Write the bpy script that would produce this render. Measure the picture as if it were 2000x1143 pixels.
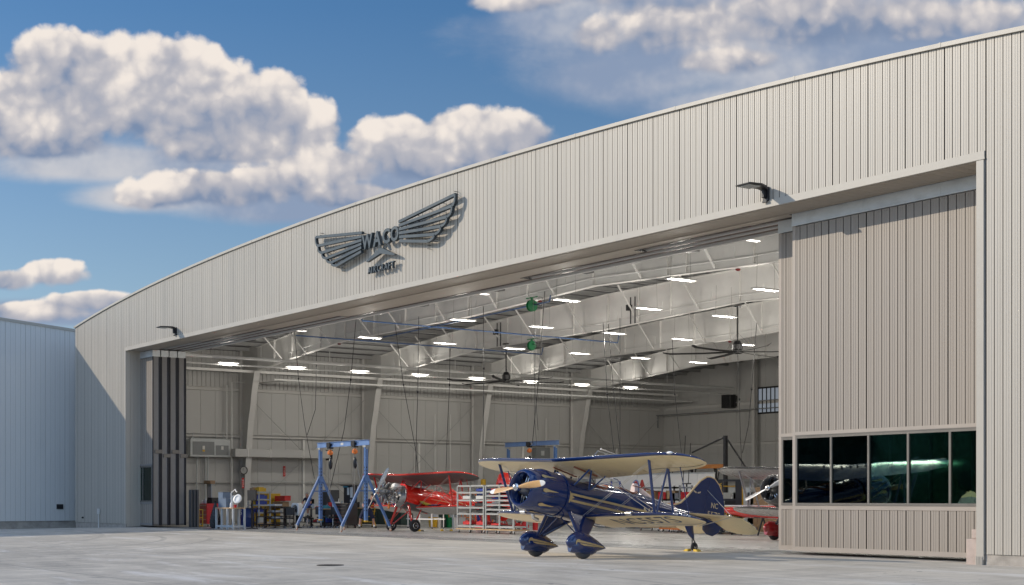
import bpy, bmesh, math, random
from mathutils import Vector, Matrix, Euler
random.seed(7)
for o in list(bpy.data.objects): bpy.data.objects.remove(o)
SC = bpy.context.scene; C = SC.collection
PI = math.pi; R = math.radians
# ---------------------------------------------------------------- camera, sun, sky
FPX = 2820.0; CX, HZ, CH = 1000.0, 973.0, 1.63
TH = math.atan2(2041, FPX)
FW = Vector((-math.cos(TH), math.sin(TH), 0)); RT = Vector((math.sin(TH), math.cos(TH), 0))
cd = bpy.data.cameras.new('camera'); co = bpy.data.objects.new('camera', cd); C.objects.link(co)
co.location = (0, -30, CH); co.rotation_euler = (PI/2, 0, PI/2 - TH)
cd.sensor_width = 36; cd.lens = FPX/2000*36; cd.shift_y = (HZ-571.5)/2000
cd.clip_start = 0.1; cd.clip_end = 20000
SC.camera = co
SUN = Vector((-1.02, -1.0, 0.685)).normalized()
sl = bpy.data.lights.new('sun', 'SUN'); sl.energy = 3.3; sl.angle = R(0.5); sl.color = (1, .89, .74)
so = bpy.data.objects.new('sun', sl); C.objects.link(so)
so.rotation_euler = SUN.to_track_quat('Z', 'Y').to_euler(); so.location = (-60, -60, 60)
SC.view_settings.view_transform = 'Standard'; SC.view_settings.look = 'None'
SC.view_settings.exposure = -0.05; SC.view_settings.gamma = 1
wd = bpy.data.worlds.new('World'); SC.world = wd; wd.use_nodes = True

class NT:
    """tiny node-expression helper"""
    def __init__(s, nt): s.nt = nt; s.N = nt.nodes; s.L = nt.links
    def n(s, t, **k):
        nd = s.N.new(t)
        for a, b in k.items(): setattr(nd, a, b)
        return nd
    def put(s, sock, v):
        if v is None: return
        if isinstance(v, (int, float)): sock.default_value = v
        elif isinstance(v, (tuple, list)): sock.default_value = v
        else: s.L.new(v, sock)
    def m(s, op, a, b=None, c=None, clamp=False):
        nd = s.n('ShaderNodeMath', operation=op); nd.use_clamp = clamp
        s.put(nd.inputs[0], a); s.put(nd.inputs[1], b)
        if c is not None: s.put(nd.inputs[2], c)
        return nd.outputs[0]
    def vm(s, op, a, b=None, sc=None):
        nd = s.n('ShaderNodeVectorMath', operation=op); s.put(nd.inputs[0], a)
        if b is not None: s.put(nd.inputs[1], b)
        if sc is not None: s.put(nd.inputs[3], sc)
        return nd.outputs[1] if op in ('DOT_PRODUCT', 'LENGTH') else nd.outputs[0]
    def sep(s, v):
        nd = s.n('ShaderNodeSeparateXYZ'); s.put(nd.inputs[0], v); return nd.outputs
    def com(s, x, y, z):
        nd = s.n('ShaderNodeCombineXYZ')
        for i, v in enumerate((x, y, z)): s.put(nd.inputs[i], v)
        return nd.outputs[0]
    def noise(s, v, scale, det=4, rough=.55, dist=0, lac=2.0):
        nd = s.n('ShaderNodeTexNoise'); s.put(nd.inputs['Vector'], v)
        nd.inputs['Scale'].default_value = scale; nd.inputs['Detail'].default_value = det
        nd.inputs['Roughness'].default_value = rough; nd.inputs['Distortion'].default_value = dist
        nd.inputs['Lacunarity'].default_value = lac
        return nd.outputs[0]
    def mr(s, v, a, b, c=0, d=1, smooth=False):
        nd = s.n('ShaderNodeMapRange'); nd.interpolation_type = 'SMOOTHSTEP' if smooth else 'LINEAR'
        s.put(nd.inputs[0], v)
        for i, x in enumerate((a, b, c, d)): s.put(nd.inputs[i+1], x)
        return nd.outputs[0]
    def mix(s, f, a, b, mode='MIX'):
        nd = s.n('ShaderNodeMix', data_type='RGBA', blend_type=mode)
        s.put(nd.inputs[0], f); s.put(nd.inputs[6], a); s.put(nd.inputs[7], b)
        return nd.outputs[2]
def c4(c): return (c[0], c[1], c[2], 1)

w = NT(wd.node_tree); wd.node_tree.nodes.clear()
sky = w.n('ShaderNodeTexSky', sky_type='NISHITA'); sky.sun_disc = False
sky.sun_elevation = math.asin(SUN.z); sky.sun_rotation = math.atan2(SUN.x, SUN.y)
sky.air_density = 1.0; sky.dust_density = .6; sky.ozone_density = 3.0; sky.altitude = 200
tc = w.n('ShaderNodeTexCoord'); D = tc.outputs['Generated']
# cloud layer in a fixed compass frame: U along azimuth, V elevation tangent
fwd = w.vm('DOT_PRODUCT', D, tuple(FW)); sx, sy, sz = w.sep(D)
fs = w.m('MAXIMUM', fwd, .02)
U = w.m('DIVIDE', w.vm('DOT_PRODUCT', D, tuple(RT)), fs); V = w.m('DIVIDE', sz, fs)
CP = w.com(U, V, 0)
# CLOUDS go here
CLOUD_BLOBS = [ # u, v, ru, rv  (in 1/2820)
 (130,120,110,66),(215,150,130,90),(350,140,90,72),(40,215,110,80),(150,220,190,80),(330,220,220,95),(480,230,110,90),(545,200,62,70),(590,255,75,70),(80,275,160,50),(450,285,150,50),
 (770,285,100,60),(920,262,95,52),(1020,275,75,52),(860,320,170,60),(640,330,130,42),(560,360,150,40),(430,375,180,46),(300,385,80,30),(680,385,130,32),
 (90,535,75,32),(20,550,60,30),(180,590,110,22),(60,610,140,25),
 (1010,4,110,26),(1165,70,62,48),(1330,48,170,80),(1250,-20,200,50),(1560,40,210,84),(1760,44,190,60),(1420,120,130,34),(1650,-60,500,90),(1930,40,120,50),
 (-300,200,250,90),(2400,150,350,120),(2300,420,260,60),(-350,480,300,50)]
def vor(P, sc, sm=.35):
    nd = w.n('ShaderNodeTexVoronoi', voronoi_dimensions='2D', feature='SMOOTH_F1'); w.put(nd.inputs['Vector'], P); nd.inputs['Scale'].default_value = sc; nd.inputs['Smoothness'].default_value = sm
    return nd.outputs[0]
WRP = w.n('ShaderNodeTexNoise'); w.put(WRP.inputs['Vector'], CP); WRP.inputs['Scale'].default_value = 14; WRP.inputs['Detail'].default_value = 5; WRP.inputs['Roughness'].default_value = .6
WV = w.vm('SCALE', w.vm('SUBTRACT', WRP.outputs[1], (.5, .5, .5)), None, .030)
def billow(P):
    Q = w.vm('ADD', P, WV); a = vor(Q, 20); b = vor(Q, 46); c = vor(Q, 105, .2)
    return w.m('SUBTRACT', 1.0, w.m('ADD', w.m('MULTIPLY', a, .62), w.m('ADD', w.m('MULTIPLY', b, .40), w.m('MULTIPLY', c, .26))))
def dens(P):
    n1 = w.noise(P, 7, 3, .5); ux, vy, _ = w.sep(P)
    d = hn = hd = None
    for (bu, bv, ru, rv) in CLOUD_BLOBS:
        a = w.m('MULTIPLY', w.m('SUBTRACT', ux, (bu-1000)/FPX), FPX/ru)
        b = w.m('MULTIPLY', w.m('SUBTRACT', vy, (HZ-bv)/FPX), FPX/rv)
        bb = w.m('MAXIMUM', b, w.m('MULTIPLY', b, -1.25))
        k = w.m('SUBTRACT', 1.0, w.m('SQRT', w.m('ADD', w.m('MULTIPLY', a, a), w.m('MULTIPLY', bb, bb))))
        wt = w.m('MAXIMUM', w.m('ADD', k, .30), .0)
        if d is None: d, hn, hd = k, w.m('MULTIPLY', wt, b), wt
        else: d = w.m('SMOOTH_MAX', d, k, .22); hn = w.m('MULTIPLY_ADD', wt, b, hn); hd = w.m('ADD', hd, wt)
    return w.m('MINIMUM', d, .55), n1, w.m('DIVIDE', hn, w.m('ADD', hd, .03))
d0, n1, hgt = dens(CP)
B0 = billow(CP); B1 = billow(w.vm('ADD', CP, (-.006, .009, 0))); B2 = billow(w.vm('ADD', CP, (-.018, .024, 0)))
fine = w.noise(CP, 60, 6, .65)
dn = w.m('ADD', d0, w.m('ADD', w.m('MULTIPLY', w.m('SUBTRACT', B0, .45), .62), w.m('ADD', w.m('MULTIPLY', w.m('SUBTRACT', n1, .5), .5), w.m('MULTIPLY', w.m('SUBTRACT', fine, .5), .32))))
puff = w.m('ADD', w.m('MULTIPLY', w.m('SUBTRACT', B0, B1), .9), w.m('MULTIPLY', w.m('SUBTRACT', B0, B2), .50))
lum = w.m('ADD', w.m('MULTIPLY', hgt, .66), w.m('ADD', w.m('MULTIPLY', puff, .85), .60))
lum = w.m('ADD', lum, w.m('ADD', w.m('MULTIPLY', w.m('SUBTRACT', w.noise(CP, 10, 5, .55), .5), .62), w.m('MULTIPLY', w.m('SUBTRACT', fine, .5), .22)))
lit = w.mr(lum, 0, 1.22, 0, 1)
lit = w.m('SUBTRACT', lit, w.mr(U, -.02, .10, 0, .08))
ccol = w.mix(w.mr(lit, 0, .5, 0, 1, True), (.20, .27, .41, 1), (.46, .46, .51, 1)); ccol = w.mix(w.mr(lit, .40, 1.0, 0, 1, True), ccol, (.93, .84, .76, 1))
# soft, see-through undersides; crisp lit tops
edge = w.m('ADD', w.mr(hgt, -.8, .5, .60, .24), w.mr(U, -.02, .08, 0, .25))
cover = w.m('MULTIPLY', w.mr(w.m('DIVIDE', w.m('ADD', dn, .10), edge), 0, 1, 0, 1, True), w.mr(fwd, .05, .25))
CLS = 9.8   # cloud radiance in sky-texture units
# bright blue fill, added as cloud in the unseen sky to lift the shade
n3 = w.noise(D, 2.6, 6, .6); back = w.m('MULTIPLY', w.mr(n3, .44, .56, 0, 1, True), w.m('MULTIPLY', w.mr(fwd, .35, -.05), w.mr(sz, .02, .10)))
hsv = w.n('ShaderNodeHueSaturation'); w.put(hsv.inputs['Saturation'], w.mr(V, .10, .34, .90, 1.20)); hsv.inputs['Value'].default_value = 1.0
w.put(hsv.inputs['Color'], sky.outputs[0])
skyc = w.mix(1.0, hsv.outputs[0], (.92, .97, 1.0, 1), 'MULTIPLY')
cc = w.vm('SCALE', ccol, None, CLS)
SOFT = [(180,318,300,48),(480,320,220,50),(600,400,330,46),(850,350,260,60),(120,612,260,34),(1500,70,620,150),(1230,150,230,75),(1450,205,300,45),(1900,60,330,110),(1120,40,170,70),(300,385,200,36)]
sd_ = None
for (bu, bv, ru, rv) in SOFT:
    a = w.m('MULTIPLY', w.m('SUBTRACT', U, (bu-1000)/FPX), FPX/ru); b = w.m('MULTIPLY', w.m('SUBTRACT', V, (HZ-bv)/FPX), FPX/rv)
    k = w.m('SUBTRACT', 1.0, w.m('SQRT', w.m('ADD', w.m('MULTIPLY', a, a), w.m('MULTIPLY', b, b))))
    sd_ = k if sd_ is None else w.m('SMOOTH_MAX', sd_, k, .3)
sd_ = w.m('ADD', sd_, w.m('ADD', w.m('MULTIPLY', w.m('SUBTRACT', w.noise(w.vm('MULTIPLY', CP, (.6, 1.3, 1)), 9, 6, .6, .4), .5), 1.1), w.m('MULTIPLY', w.m('SUBTRACT', fine, .5), .12)))
scov = w.m('MULTIPLY', w.mr(sd_, -.05, .55, 0, .92, True), w.mr(fwd, .05, .25))
scol = w.vm('SCALE', w.mix(w.mr(w.noise(CP, 8, 5, .6), .42, .68, 0, 1, True), (.27, .34, .48, 1), (.60, .60, .63, 1)), None, CLS)
skyc = w.mix(scov, skyc, scol)
allc = w.mix(w.m('MULTIPLY', cover, .96), skyc, cc)
allc = w.mix(back, allc, (6.8, 9.4, 14.0, 1))
bg = w.n('ShaderNodeBackground'); w.put(bg.inputs[0], allc); bg.inputs[1].default_value = 0.105
wo = w.n('ShaderNodeOutputWorld'); w.L.new(bg.outputs[0], wo.inputs[0])
SC.cycles.max_bounces = 8; SC.cycles.diffuse_bounces = 5
# ---------------------------------------------------------------- mesh helpers
class MB:
    def __init__(s): s.v = []; s.f = []; s.m = []
    def add(s, vs, fs, mi=0):
        o = len(s.v); s.v += [tuple(v) for v in vs]
        s.f += [tuple(i+o for i in f) for f in fs]; s.m += [mi]*len(fs)
    def bx(s, x0, x1, y0, y1, z0, z1, mi=0, M=None):
        vs = [(x, y, z) for z in (z0, z1) for y in (y0, y1) for x in (x0, x1)]
        if M is not None: vs = [M @ Vector(v) for v in vs]
        s.add(vs, [(0,2,3,1), (4,5,7,6), (0,1,5,4), (2,6,7,3), (0,4,6,2), (1,3,7,5)], mi)
    def box(s, c, d, mi=0, M=None):
        s.bx(c[0]-d[0]/2, c[0]+d[0]/2, c[1]-d[1]/2, c[1]+d[1]/2, c[2]-d[2]/2, c[2]+d[2]/2, mi, M)
    def bar(s, p0, p1, wd_, th, mi=0, up=(0,0,1)):
        """rectangular bar between two points; wd_ across 'up', th along it"""
        p0 = Vector(p0); p1 = Vector(p1); t = (p1-p0).normalized(); u = Vector(up)
        if abs(t.dot(u)) > .98: u = Vector((1,0,0))
        a = t.cross(u).normalized(); b = a.cross(t).normalized()
        vs = [p + a*(i*wd_/2) + b*(j*th/2) for p in (p0, p1) for j in (-1,1) for i in (-1,1)]
        s.add(vs, [(0,1,3,2), (4,6,7,5), (0,4,5,1), (2,3,7,6), (0,2,6,4), (1,5,7,3)], mi)
    def tube(s, pts, r, n=8, mi=0, flat=None, up=None):
        """flat: ratio of the second radius (streamlined strut), up: direction of the long axis"""
        P = [Vector(p) for p in pts]; k = len(P)
        rr = r if isinstance(r, (list, tuple)) else [r]*k
        rings = []; prev = None
        for i in range(k):
            t = (P[min(i+1,k-1)] - P[max(i-1,0)]).normalized()
            if prev is None:
                u = Vector(up) if up else (Vector((0,0,1)) if abs(t.z) < .9 else Vector((1,0,0)))
            else: u = prev
            a = (u - t*u.dot(t)).normalized(); b = t.cross(a); prev = a
            rings.append([P[i] + (a*math.cos(2*PI*j/n) + b*math.sin(2*PI*j/n)*(flat or 1))*rr[i] for j in range(n)])
        s.loft(rings, mi)
    def loft(s, rings, mi=0, caps=True, closed=True):
        n = len(rings[0]); vs = [v for rg in rings for v in rg]; fs = []
        for i in range(len(rings)-1):
            for j in range(n if closed else n-1):
                j2 = (j+1) % n
                fs.append((i*n+j, i*n+j2, (i+1)*n+j2, (i+1)*n+j))
        if caps and closed: fs.append(tuple(reversed(range(n)))); fs.append(tuple(range((len(rings)-1)*n, len(rings)*n)))
        s.add(vs, fs, mi)
    def lathe(s, prof, org=(0,0,0), ax=(0,0,1), n=20, mi=0, caps=True):
        ax = Vector(ax).normalized(); org = Vector(org)
        u = Vector((1,0,0)) if abs(ax.x) < .9 else Vector((0,1,0))
        a = ax.cross(u).normalized(); b = ax.cross(a)
        rings = [[org + ax*t + (a*math.cos(2*PI*j/n) + b*math.sin(2*PI*j/n))*max(r, 1e-4) for j in range(n)] for t, r in prof]
        s.loft(rings, mi, caps)
    def prism(s, poly, f0, f1, mi=0):
        """poly: 2-D points; f0, f1 map a 2-D point to 3-D on either face"""
        n = len(poly)
        vs = [f0(p) for p in poly] + [f1(p) for p in poly]
        s.add(vs, [tuple(range(n)), tuple(reversed(range(n, 2*n)))] + [(i, i+n, (i+1) % n+n, (i+1) % n) for i in range(n)], mi)
    def ell(s, c, r, n=14, m=8, mi=0):
        rings = []
        for i in range(m+1):
            ph = -PI/2 + PI*i/m
            rings.append([(c[0]+max(math.cos(ph), .001)*r[0]*math.cos(2*PI*j/n), c[1]+max(math.cos(ph), .001)*r[1]*math.sin(2*PI*j/n), c[2]+r[2]*math.sin(ph)) for j in range(n)])
        s.loft(rings, mi)
    def build(s, name, mats, parent=None, smooth=False, bevel=0, fix=True, ang=35):
        me = bpy.data.meshes.new(name); me.from_pydata(s.v, [], s.f)
        if not isinstance(mats, (list, tuple)): mats = [mats]
        for m in mats: me.materials.append(m)
        me.polygons.foreach_set('material_index', s.m)
        if fix:
            b = bmesh.new(); b.from_mesh(me); bmesh.ops.recalc_face_normals(b, faces=b.faces); b.to_mesh(me); b.free()
        me.update()
        if smooth:
            me.polygons.foreach_set('use_smooth', [True]*len(me.polygons)); me.set_sharp_from_angle(angle=R(ang))
        o = bpy.data.objects.new(name, me); C.objects.link(o)
        if parent is not None: o.parent = parent
        if bevel:
            bv = o.modifiers.new('bevel', 'BEVEL'); bv.width = bevel; bv.segments = 2; bv.limit_method = 'ANGLE'; bv.angle_limit = R(40)
        return o
def thing(name, label, cat, loc=(0,0,0), rz=0, group=None):
    o = bpy.data.objects.new(name, None); C.objects.link(o); o.empty_display_size = .2
    o.location = loc; o.rotation_euler = (0, 0, rz); return tag(o, label, cat, group)
def tag(o, label=None, cat=None, group=None, kind=None):
    if label: o['label'] = label
    if cat: o['category'] = cat
    if group: o['group'] = group
    if kind: o['kind'] = kind
    return o
KIDS = {}
def copy_tree(o, loc=None, rz=None, label=None, group=None, parent=None):
    c = o.copy(); C.objects.link(c)
    if parent is not None: c.parent = parent
    if loc is not None: c.location = loc
    if rz is not None: c.rotation_euler = (0, 0, rz)
    if label: c['label'] = label
    if group: c['group'] = group
    for ch in [x for x in bpy.data.objects if x.parent == o]: copy_tree(ch, parent=c)
    return c
def text_polys(txt, size=1.0, bold=0.0, extrude=0.0, shear=0.0, space=1.0):
    """the outline font as a flat or thick mesh in XY, centred; returns verts, faces"""
    cu = bpy.data.curves.new('t', 'FONT'); cu.body = txt; cu.size = size; cu.offset = bold; cu.extrude = extrude
    cu.shear = shear; cu.space_character = space; cu.align_x = 'CENTER'; cu.align_y = 'CENTER'; cu.resolution_u = 3
    ob = bpy.data.objects.new('t', cu); C.objects.link(ob)
    dg = bpy.context.evaluated_depsgraph_get(); me = ob.evaluated_get(dg).to_mesh()
    vs = [tuple(v.co) for v in me.vertices]; fs = [tuple(p.vertices) for p in me.polygons]
    bpy.data.objects.remove(ob); bpy.data.curves.remove(cu)
    return vs, fs
def put_text(mb, txt, mapf, size=1.0, mi=0, fit=None, bold=0.0, extrude=0.0, shear=0.0):
    vs, fs = text_polys(txt, size, bold, extrude, shear)
    xs = [v[0] for v in vs]; ys = [v[1] for v in vs]; x0, x1, y0, y1 = min(xs), max(xs), min(ys), max(ys)
    if fit: vs = [((v[0]-(x0+x1)/2)/(x1-x0)*fit[0], (v[1]-(y0+y1)/2)/(y1-y0)*fit[1], v[2]) for v in vs]
    mb.add([mapf(v) for v in vs], fs, mi)
def gp(px, py, H=1.63):   # a floor point seen at this place of the photograph
    d = FPX*H/(py-HZ); p = d*((px-1000)/FPX*RT + FW); return p.x, p.y-30
def PY(px, py, dy):     # a floor place seen at px, dy metres farther in than the floor line py
    y = gp(px, py)[1]+dy; return at(px, py, y)[0], y
def at(px, py, Y):         # a point of the vertical plane y = Y
    rr = (px-1000)/FPX; v = rr*RT + FW; d = (Y+30)/v.y; return d*v.x, CH+(HZ-py)/FPX*d
# ---------------------------------------------------------------- materials
MT = {}
def mat(name, col, rough=.5, metal=0, var=.10, vs=3.0, bump=0, bs=40, spec=.5, coat=0, emit=None, dirt=0, tint=None, aniso=None):
    if name in MT: return MT[name]
    m = bpy.data.materials.new(name); m.use_nodes = True; MT[name] = m
    t = NT(m.node_tree); b = m.node_tree.nodes['Principled BSDF']
    tcn = t.n('ShaderNodeTexCoord'); P = tcn.outputs['Object']
    if aniso: P = t.vm('MULTIPLY', P, aniso)
    if var:
        nz = t.noise(P, vs, 5, .6); f = t.mr(nz, .3, .7, 1-var, 1+var)
        cc_ = t.vm('SCALE', c4(col)[:3], None, f)
        if dirt:
            n2 = t.noise(P, vs*.6, 6, .7); g = t.mr(n2, .5, .75, 0, dirt)
            cc_ = t.mix(g, cc_, c4(tint or tuple(x*.45 for x in col)))
        t.put(b.inputs['Base Color'], cc_)
        t.put(b.inputs['Roughness'], t.mr(nz, .3, .7, max(rough-.06, .02), min(rough+.08, 1)))
    else: b.inputs['Base Color'].default_value = c4(col); b.inputs['Roughness'].default_value = rough
    b.inputs['Metallic'].default_value = metal; b.inputs['Specular IOR Level'].default_value = spec
    if coat: b.inputs['Coat Weight'].default_value = coat; b.inputs['Coat Roughness'].default_value = .05
    if emit: b.inputs['Emission Color'].default_value = c4(emit[0]); b.inputs['Emission Strength'].default_value = emit[1]
    if bump:
        bn = t.n('ShaderNodeBump'); bn.inputs['Strength'].default_value = bump; bn.inputs['Distance'].default_value = .02
        t.put(bn.inputs['Height'], t.noise(P, bs, 4, .6)); t.put(b.inputs['Normal'], bn.outputs[0])
    return m
M_face = mat('facade_panel', (.475, .432, .365), .42, .0, .05, .6, aniso=(1, 1, .15))
M_faceT = mat('facade_trim', (.445, .41, .35), .4, 0, .03, 1)
M_grey = mat('neighbour_panel', (.66, .655, .62), .45, 0, .04, .5, aniso=(1, 1, .15))
M_door = mat('door_panel', (.325, .28, .232), .45, 0, .04, .6, aniso=(1, 1, .15))
M_doorT = mat('door_trim', (.39, .335, .28), .42, 0, .04, 1)
M_soffit = mat('soffit', (.40, .35, .29), .6, 0, .05, 1)
M_galv = mat('galvanised', (.62, .64, .64), .45, .25, .12, 2.5, dirt=.5, tint=(.36, .34, .30), aniso=(.5, 1, 1))
M_seal = mat('rubber_seal', (.012, .013, .018), .6, 0, .1)
M_dark = mat('dark_gap', (.01, .01, .01), .8, 0, 0)
M_conc = mat('foundation_concrete', (.40, .36, .31), .85, 0, .18, 3, bump=.5, bs=25, dirt=.5)
M_curb = mat('curb_concrete', (.50, .40, .34), .85, 0, .15, 4, bump=.5, bs=25)
M_liner = mat('white_liner', (.47, .465, .45), .55, 0, .03, .4)
M_steel = mat('white_steel', (.72, .71, .685), .85, 0, .05, 1.2, spec=.15)
M_deck = mat('roof_deck', (.16, .16, .165), .6, 0, .08, 1)
M_roof = mat('roof_top', (.5, .5, .5), .5, 0, .05, 1)
M_pipeW = mat('white_pipe', (.66, .66, .64), .45, 0, .03)
M_pipeB = mat('blue_pipe', (.05, .10, .22), .4, 0, .05)
M_black = mat('black_metal', (.018, .018, .02), .4, 0, .1)
M_purl = mat('purlin_grey', (.36, .36, .355), .5, 0, .05)
M_brown = mat('track_brown', (.10, .065, .05), .5, .2, .1)
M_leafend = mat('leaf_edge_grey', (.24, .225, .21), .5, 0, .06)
M_mid = mat('pale_steel', (.56, .55, .53), .8, 0, .05, 1.2, spec=.2)
M_jointshade = mat('joint_shade', (.02, .019, .018), .8, 0, 0)  # near-black groove faces: joint shade painted into the cladding and doors
M_sign = mat('sign_metal', (.045, .062, .075), .38, .3, .05, 2)
M_frame = mat('window_frame', (.17, .155, .135), .4, .2, .04)
M_lamp = mat('tube_glow', (1, 1, 1), .5, 0, 0, emit=((1, .95, .86), 3))
M_lampH = mat('lamp_housing', (.45, .45, .44), .4, 0, .03)
def mk_glass():
    m = bpy.data.materials.new('tinted_glass'); m.use_nodes = True; t = NT(m.node_tree); t.N.clear()
    fr = t.n('ShaderNodeFresnel'); fr.inputs[0].default_value = 1.55
    tcn = t.n('ShaderNodeTexCoord'); bn = t.n('ShaderNodeBump'); bn.inputs['Strength'].default_value = .03; bn.inputs['Distance'].default_value = .05
    t.put(bn.inputs['Height'], t.noise(tcn.outputs['Object'], .9, 2, .5))
    tr = t.n('ShaderNodeBsdfTransparent'); tr.inputs[0].default_value = (.46, .62, .56, 1)
    gl = t.n('ShaderNodeBsdfGlossy'); gl.inputs['Roughness'].default_value = .0; gl.inputs[0].default_value = (.8, .95, .9, 1)
    t.L.new(bn.outputs[0], gl.inputs['Normal'])
    mx = t.n('ShaderNodeMixShader'); t.L.new(fr.outputs[0], mx.inputs[0]); t.L.new(tr.outputs[0], mx.inputs[1]); t.L.new(gl.outputs[0], mx.inputs[2])
    ou = t.n('ShaderNodeOutputMaterial'); t.L.new(mx.outputs[0], ou.inputs[0]); return m
M_glass = mk_glass()
def mk_ground(name, col, apron):
    m = bpy.data.materials.new(name); m.use_nodes = True; t = NT(m.node_tree); b = m.node_tree.nodes['Principled BSDF']
    tcn = t.n('ShaderNodeTexCoord'); P = tcn.outputs['Object']; x, y, z = t.sep(P)
    big = t.noise(P, .12, 6, .65, .6); mid = t.noise(t.vm('MULTIPLY', P, (.35, 1.2, 1)), .7, 7, .7, 1.2); fine = t.noise(P, 9, 6, .75)
    swp = t.noise(t.vm('MULTIPLY', P, (1.5, .22, 1)), .8, 5, .6, .8)
    v = t.m('ADD', t.m('MULTIPLY', big, .55), t.m('ADD', t.m('MULTIPLY', mid, .55), t.m('ADD', t.m('MULTIPLY', fine, .25), t.m('MULTIPLY', swp, .3))))
    f = t.mr(v, .66, .98, .66 if apron else .9, 1.24 if apron else 1.06)
    cc_ = t.vm('SCALE', col, None, f)
    if apron:
        lt = t.mr(t.noise(t.vm('MULTIPLY', P, (.16, .8, 1)), 1.1, 7, .72, .5), .53, .66, 0, .75)   # pale dusty sweeps
        cc_ = t.mix(lt, cc_, (.66, .63, .585, 1))
        dk = t.mr(t.noise(P, .9, 3, .5), .68, .76, 0, .45)                                        # dark patches
        cc_ = t.mix(dk, cc_, (.20, .19, .18, 1))
        # tyre tracks: thin arcs swept across the slab
        for (cx_, cy_, r0, wd_) in ((-66, -26, 21.4, .16), (-66, -26, 23.3, .16), (-30, -38, 27, .14), (-30, -38, 29, .14), (-78, -42, 38, .18)):
            dd = t.vm('LENGTH', t.vm('SUBTRACT', t.com(x, y, 0), (cx_, cy_, 0)))
            q = t.m('ABSOLUTE', t.m('SUBTRACT', dd, r0))
            k = t.m('MULTIPLY', t.mr(q, wd_*.4, wd_, .40, 0, True), t.mr(mid, .42, .6, 0, 1))
            cc_ = t.mix(k, cc_, (.13, .125, .12, 1))
        sp = t.mr(t.noise(P, 2.3, 2, .4), .735, .76, 0, .6); cc_ = t.mix(sp, cc_, (.10, .095, .09, 1))    # oil spots
        ck = t.n('ShaderNodeTexVoronoi', feature='DISTANCE_TO_EDGE'); t.put(ck.inputs['Vector'], t.vm('ADD', P, t.vm('SCALE', t.com(mid, fine, 0), None, 1.2))); ck.inputs['Scale'].default_value = .11
        cc_ = t.mix(t.m('MULTIPLY', t.mr(ck.outputs[0], .0008, .0025, .5, 0), t.mr(big, .45, .6, 0, 1)), cc_, (.12, .11, .10, 1))
        # sawn joints every 4.6 m
        jx = t.m('ABSOLUTE', t.m('SUBTRACT', t.m('FRACT', t.m('DIVIDE', t.m('ADD', x, 400), 6.1)), .5)); jy = t.m('ABSOLUTE', t.m('SUBTRACT', t.m('FRACT', t.m('DIVIDE', t.m('ADD', y, 402.2), 6.1)), .5))
        j = t.m('MAXIMUM', t.mr(jx, .4965, .4978, 0, 1), t.mr(jy, .4965, .4978, 0, 1))
        cc_ = t.mix(t.m('MULTIPLY', j, .7), cc_, (.12, .11, .10, 1))
    t.put(b.inputs['Base Color'], cc_)
    t.put(b.inputs['Roughness'], t.mr(mid, .3, .7, .62 if apron else .22, .85 if apron else .38))
    bn = t.n('ShaderNodeBump'); bn.inputs['Strength'].default_value = .25 if apron else .04; bn.inputs['Distance'].default_value = .012
    t.put(bn.inputs['Height'], fine); t.L.new(bn.outputs[0], b.inputs['Normal']); return m
M_apron = mk_ground('apron_concrete', (.49, .445, .375), True)
M_floor = mk_ground('floor_concrete', (.42, .415, .40), False)
# ---------------------------------------------------------------- ground
def gz(x, y):      # the apron falls gently away from the building
    z = -.012*max(0, -y) if y > -60 else -.72
    if x < -78: z -= min(-78-x, 40)*.02
    return z
mb = MB(); xs = [-4000, -900, -300, -150, -120, -105, -95, -89, -86, -83, -80, -78] + [-76+4*i for i in range(22)] + [20, 50, 100, 300, 900, 4000]
ys = [-4000, -900, -250, -120, -60, -45, -30, -20, -15, -10, -7, -5, -3, -1.5, 0.9]
def grid(mb, xs, ys, f, mi=0):
    n = len(xs); mb.add([(x, y, f(x, y)) for y in ys for x in xs], [(j*n+i, j*n+i+1, (j+1)*n+i+1, (j+1)*n+i) for j in range(len(ys)-1) for i in range(n-1)], mi)
grid(mb, xs, ys, gz)
tag(mb.build('apron', M_apron, fix=False), kind='structure')
mb = MB(); grid(mb, [-4000, -600, -200, -86.9], [0.9, 60, 200, 900, 4000], lambda x, y: gz(x, 0)-.3 if x < -87 else -.18); grid(mb, [-86.9, -13], [52, 200, 900, 4000], lambda x, y: -.3); grid(mb, [-13, 60, 400, 4000], [.9, 60, 900, 4000], lambda x, y: -.3)
tag(mb.build('ground', mat('rough_grass', (.10, .12, .05), .9, 0, .3, .4), fix=False), kind='structure')
mb = MB(); mb.bx(-86.9, -13, .9, 52, -.3, 0.0)
tag(mb.build('hangar_floor', M_floor), kind='structure')
# door rails let into the slab
mb = MB()
for k in range(4):
    y = 1.35+.5*k
    mb.bx(-86, -14, y-.022, y+.022, .0, .006, 1)
mb.bx(-86, -14, .86, .94, -.01, .008, 0)
RAILS = mb
# manhole cover
mx, my = gp(645, 1106, CH+.16)
mh = thing('manhole_cover', 'round dark iron manhole cover set in the pale apron', 'manhole cover', (mx, my, gz(mx, my)+.004))
mb = MB(); mb.lathe([(0, .36), (.012, .36), (.014, .33), (.009, .32), (.009, 0.0)], n=28); mb.build('frame', mat('cast_iron', (.05, .048, .045), .6, .6, .2), mh, True)
mb = MB()
for i in range(-3, 4):
    h = math.sqrt(.30**2-(i*.085)**2); mb.bx(-h, h, i*.085-.014, i*.085+.014, .010, .016)
mb.build('lid', mat('cast_iron_lid', (.09, .085, .08), .55, .5, .2), mh)
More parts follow.
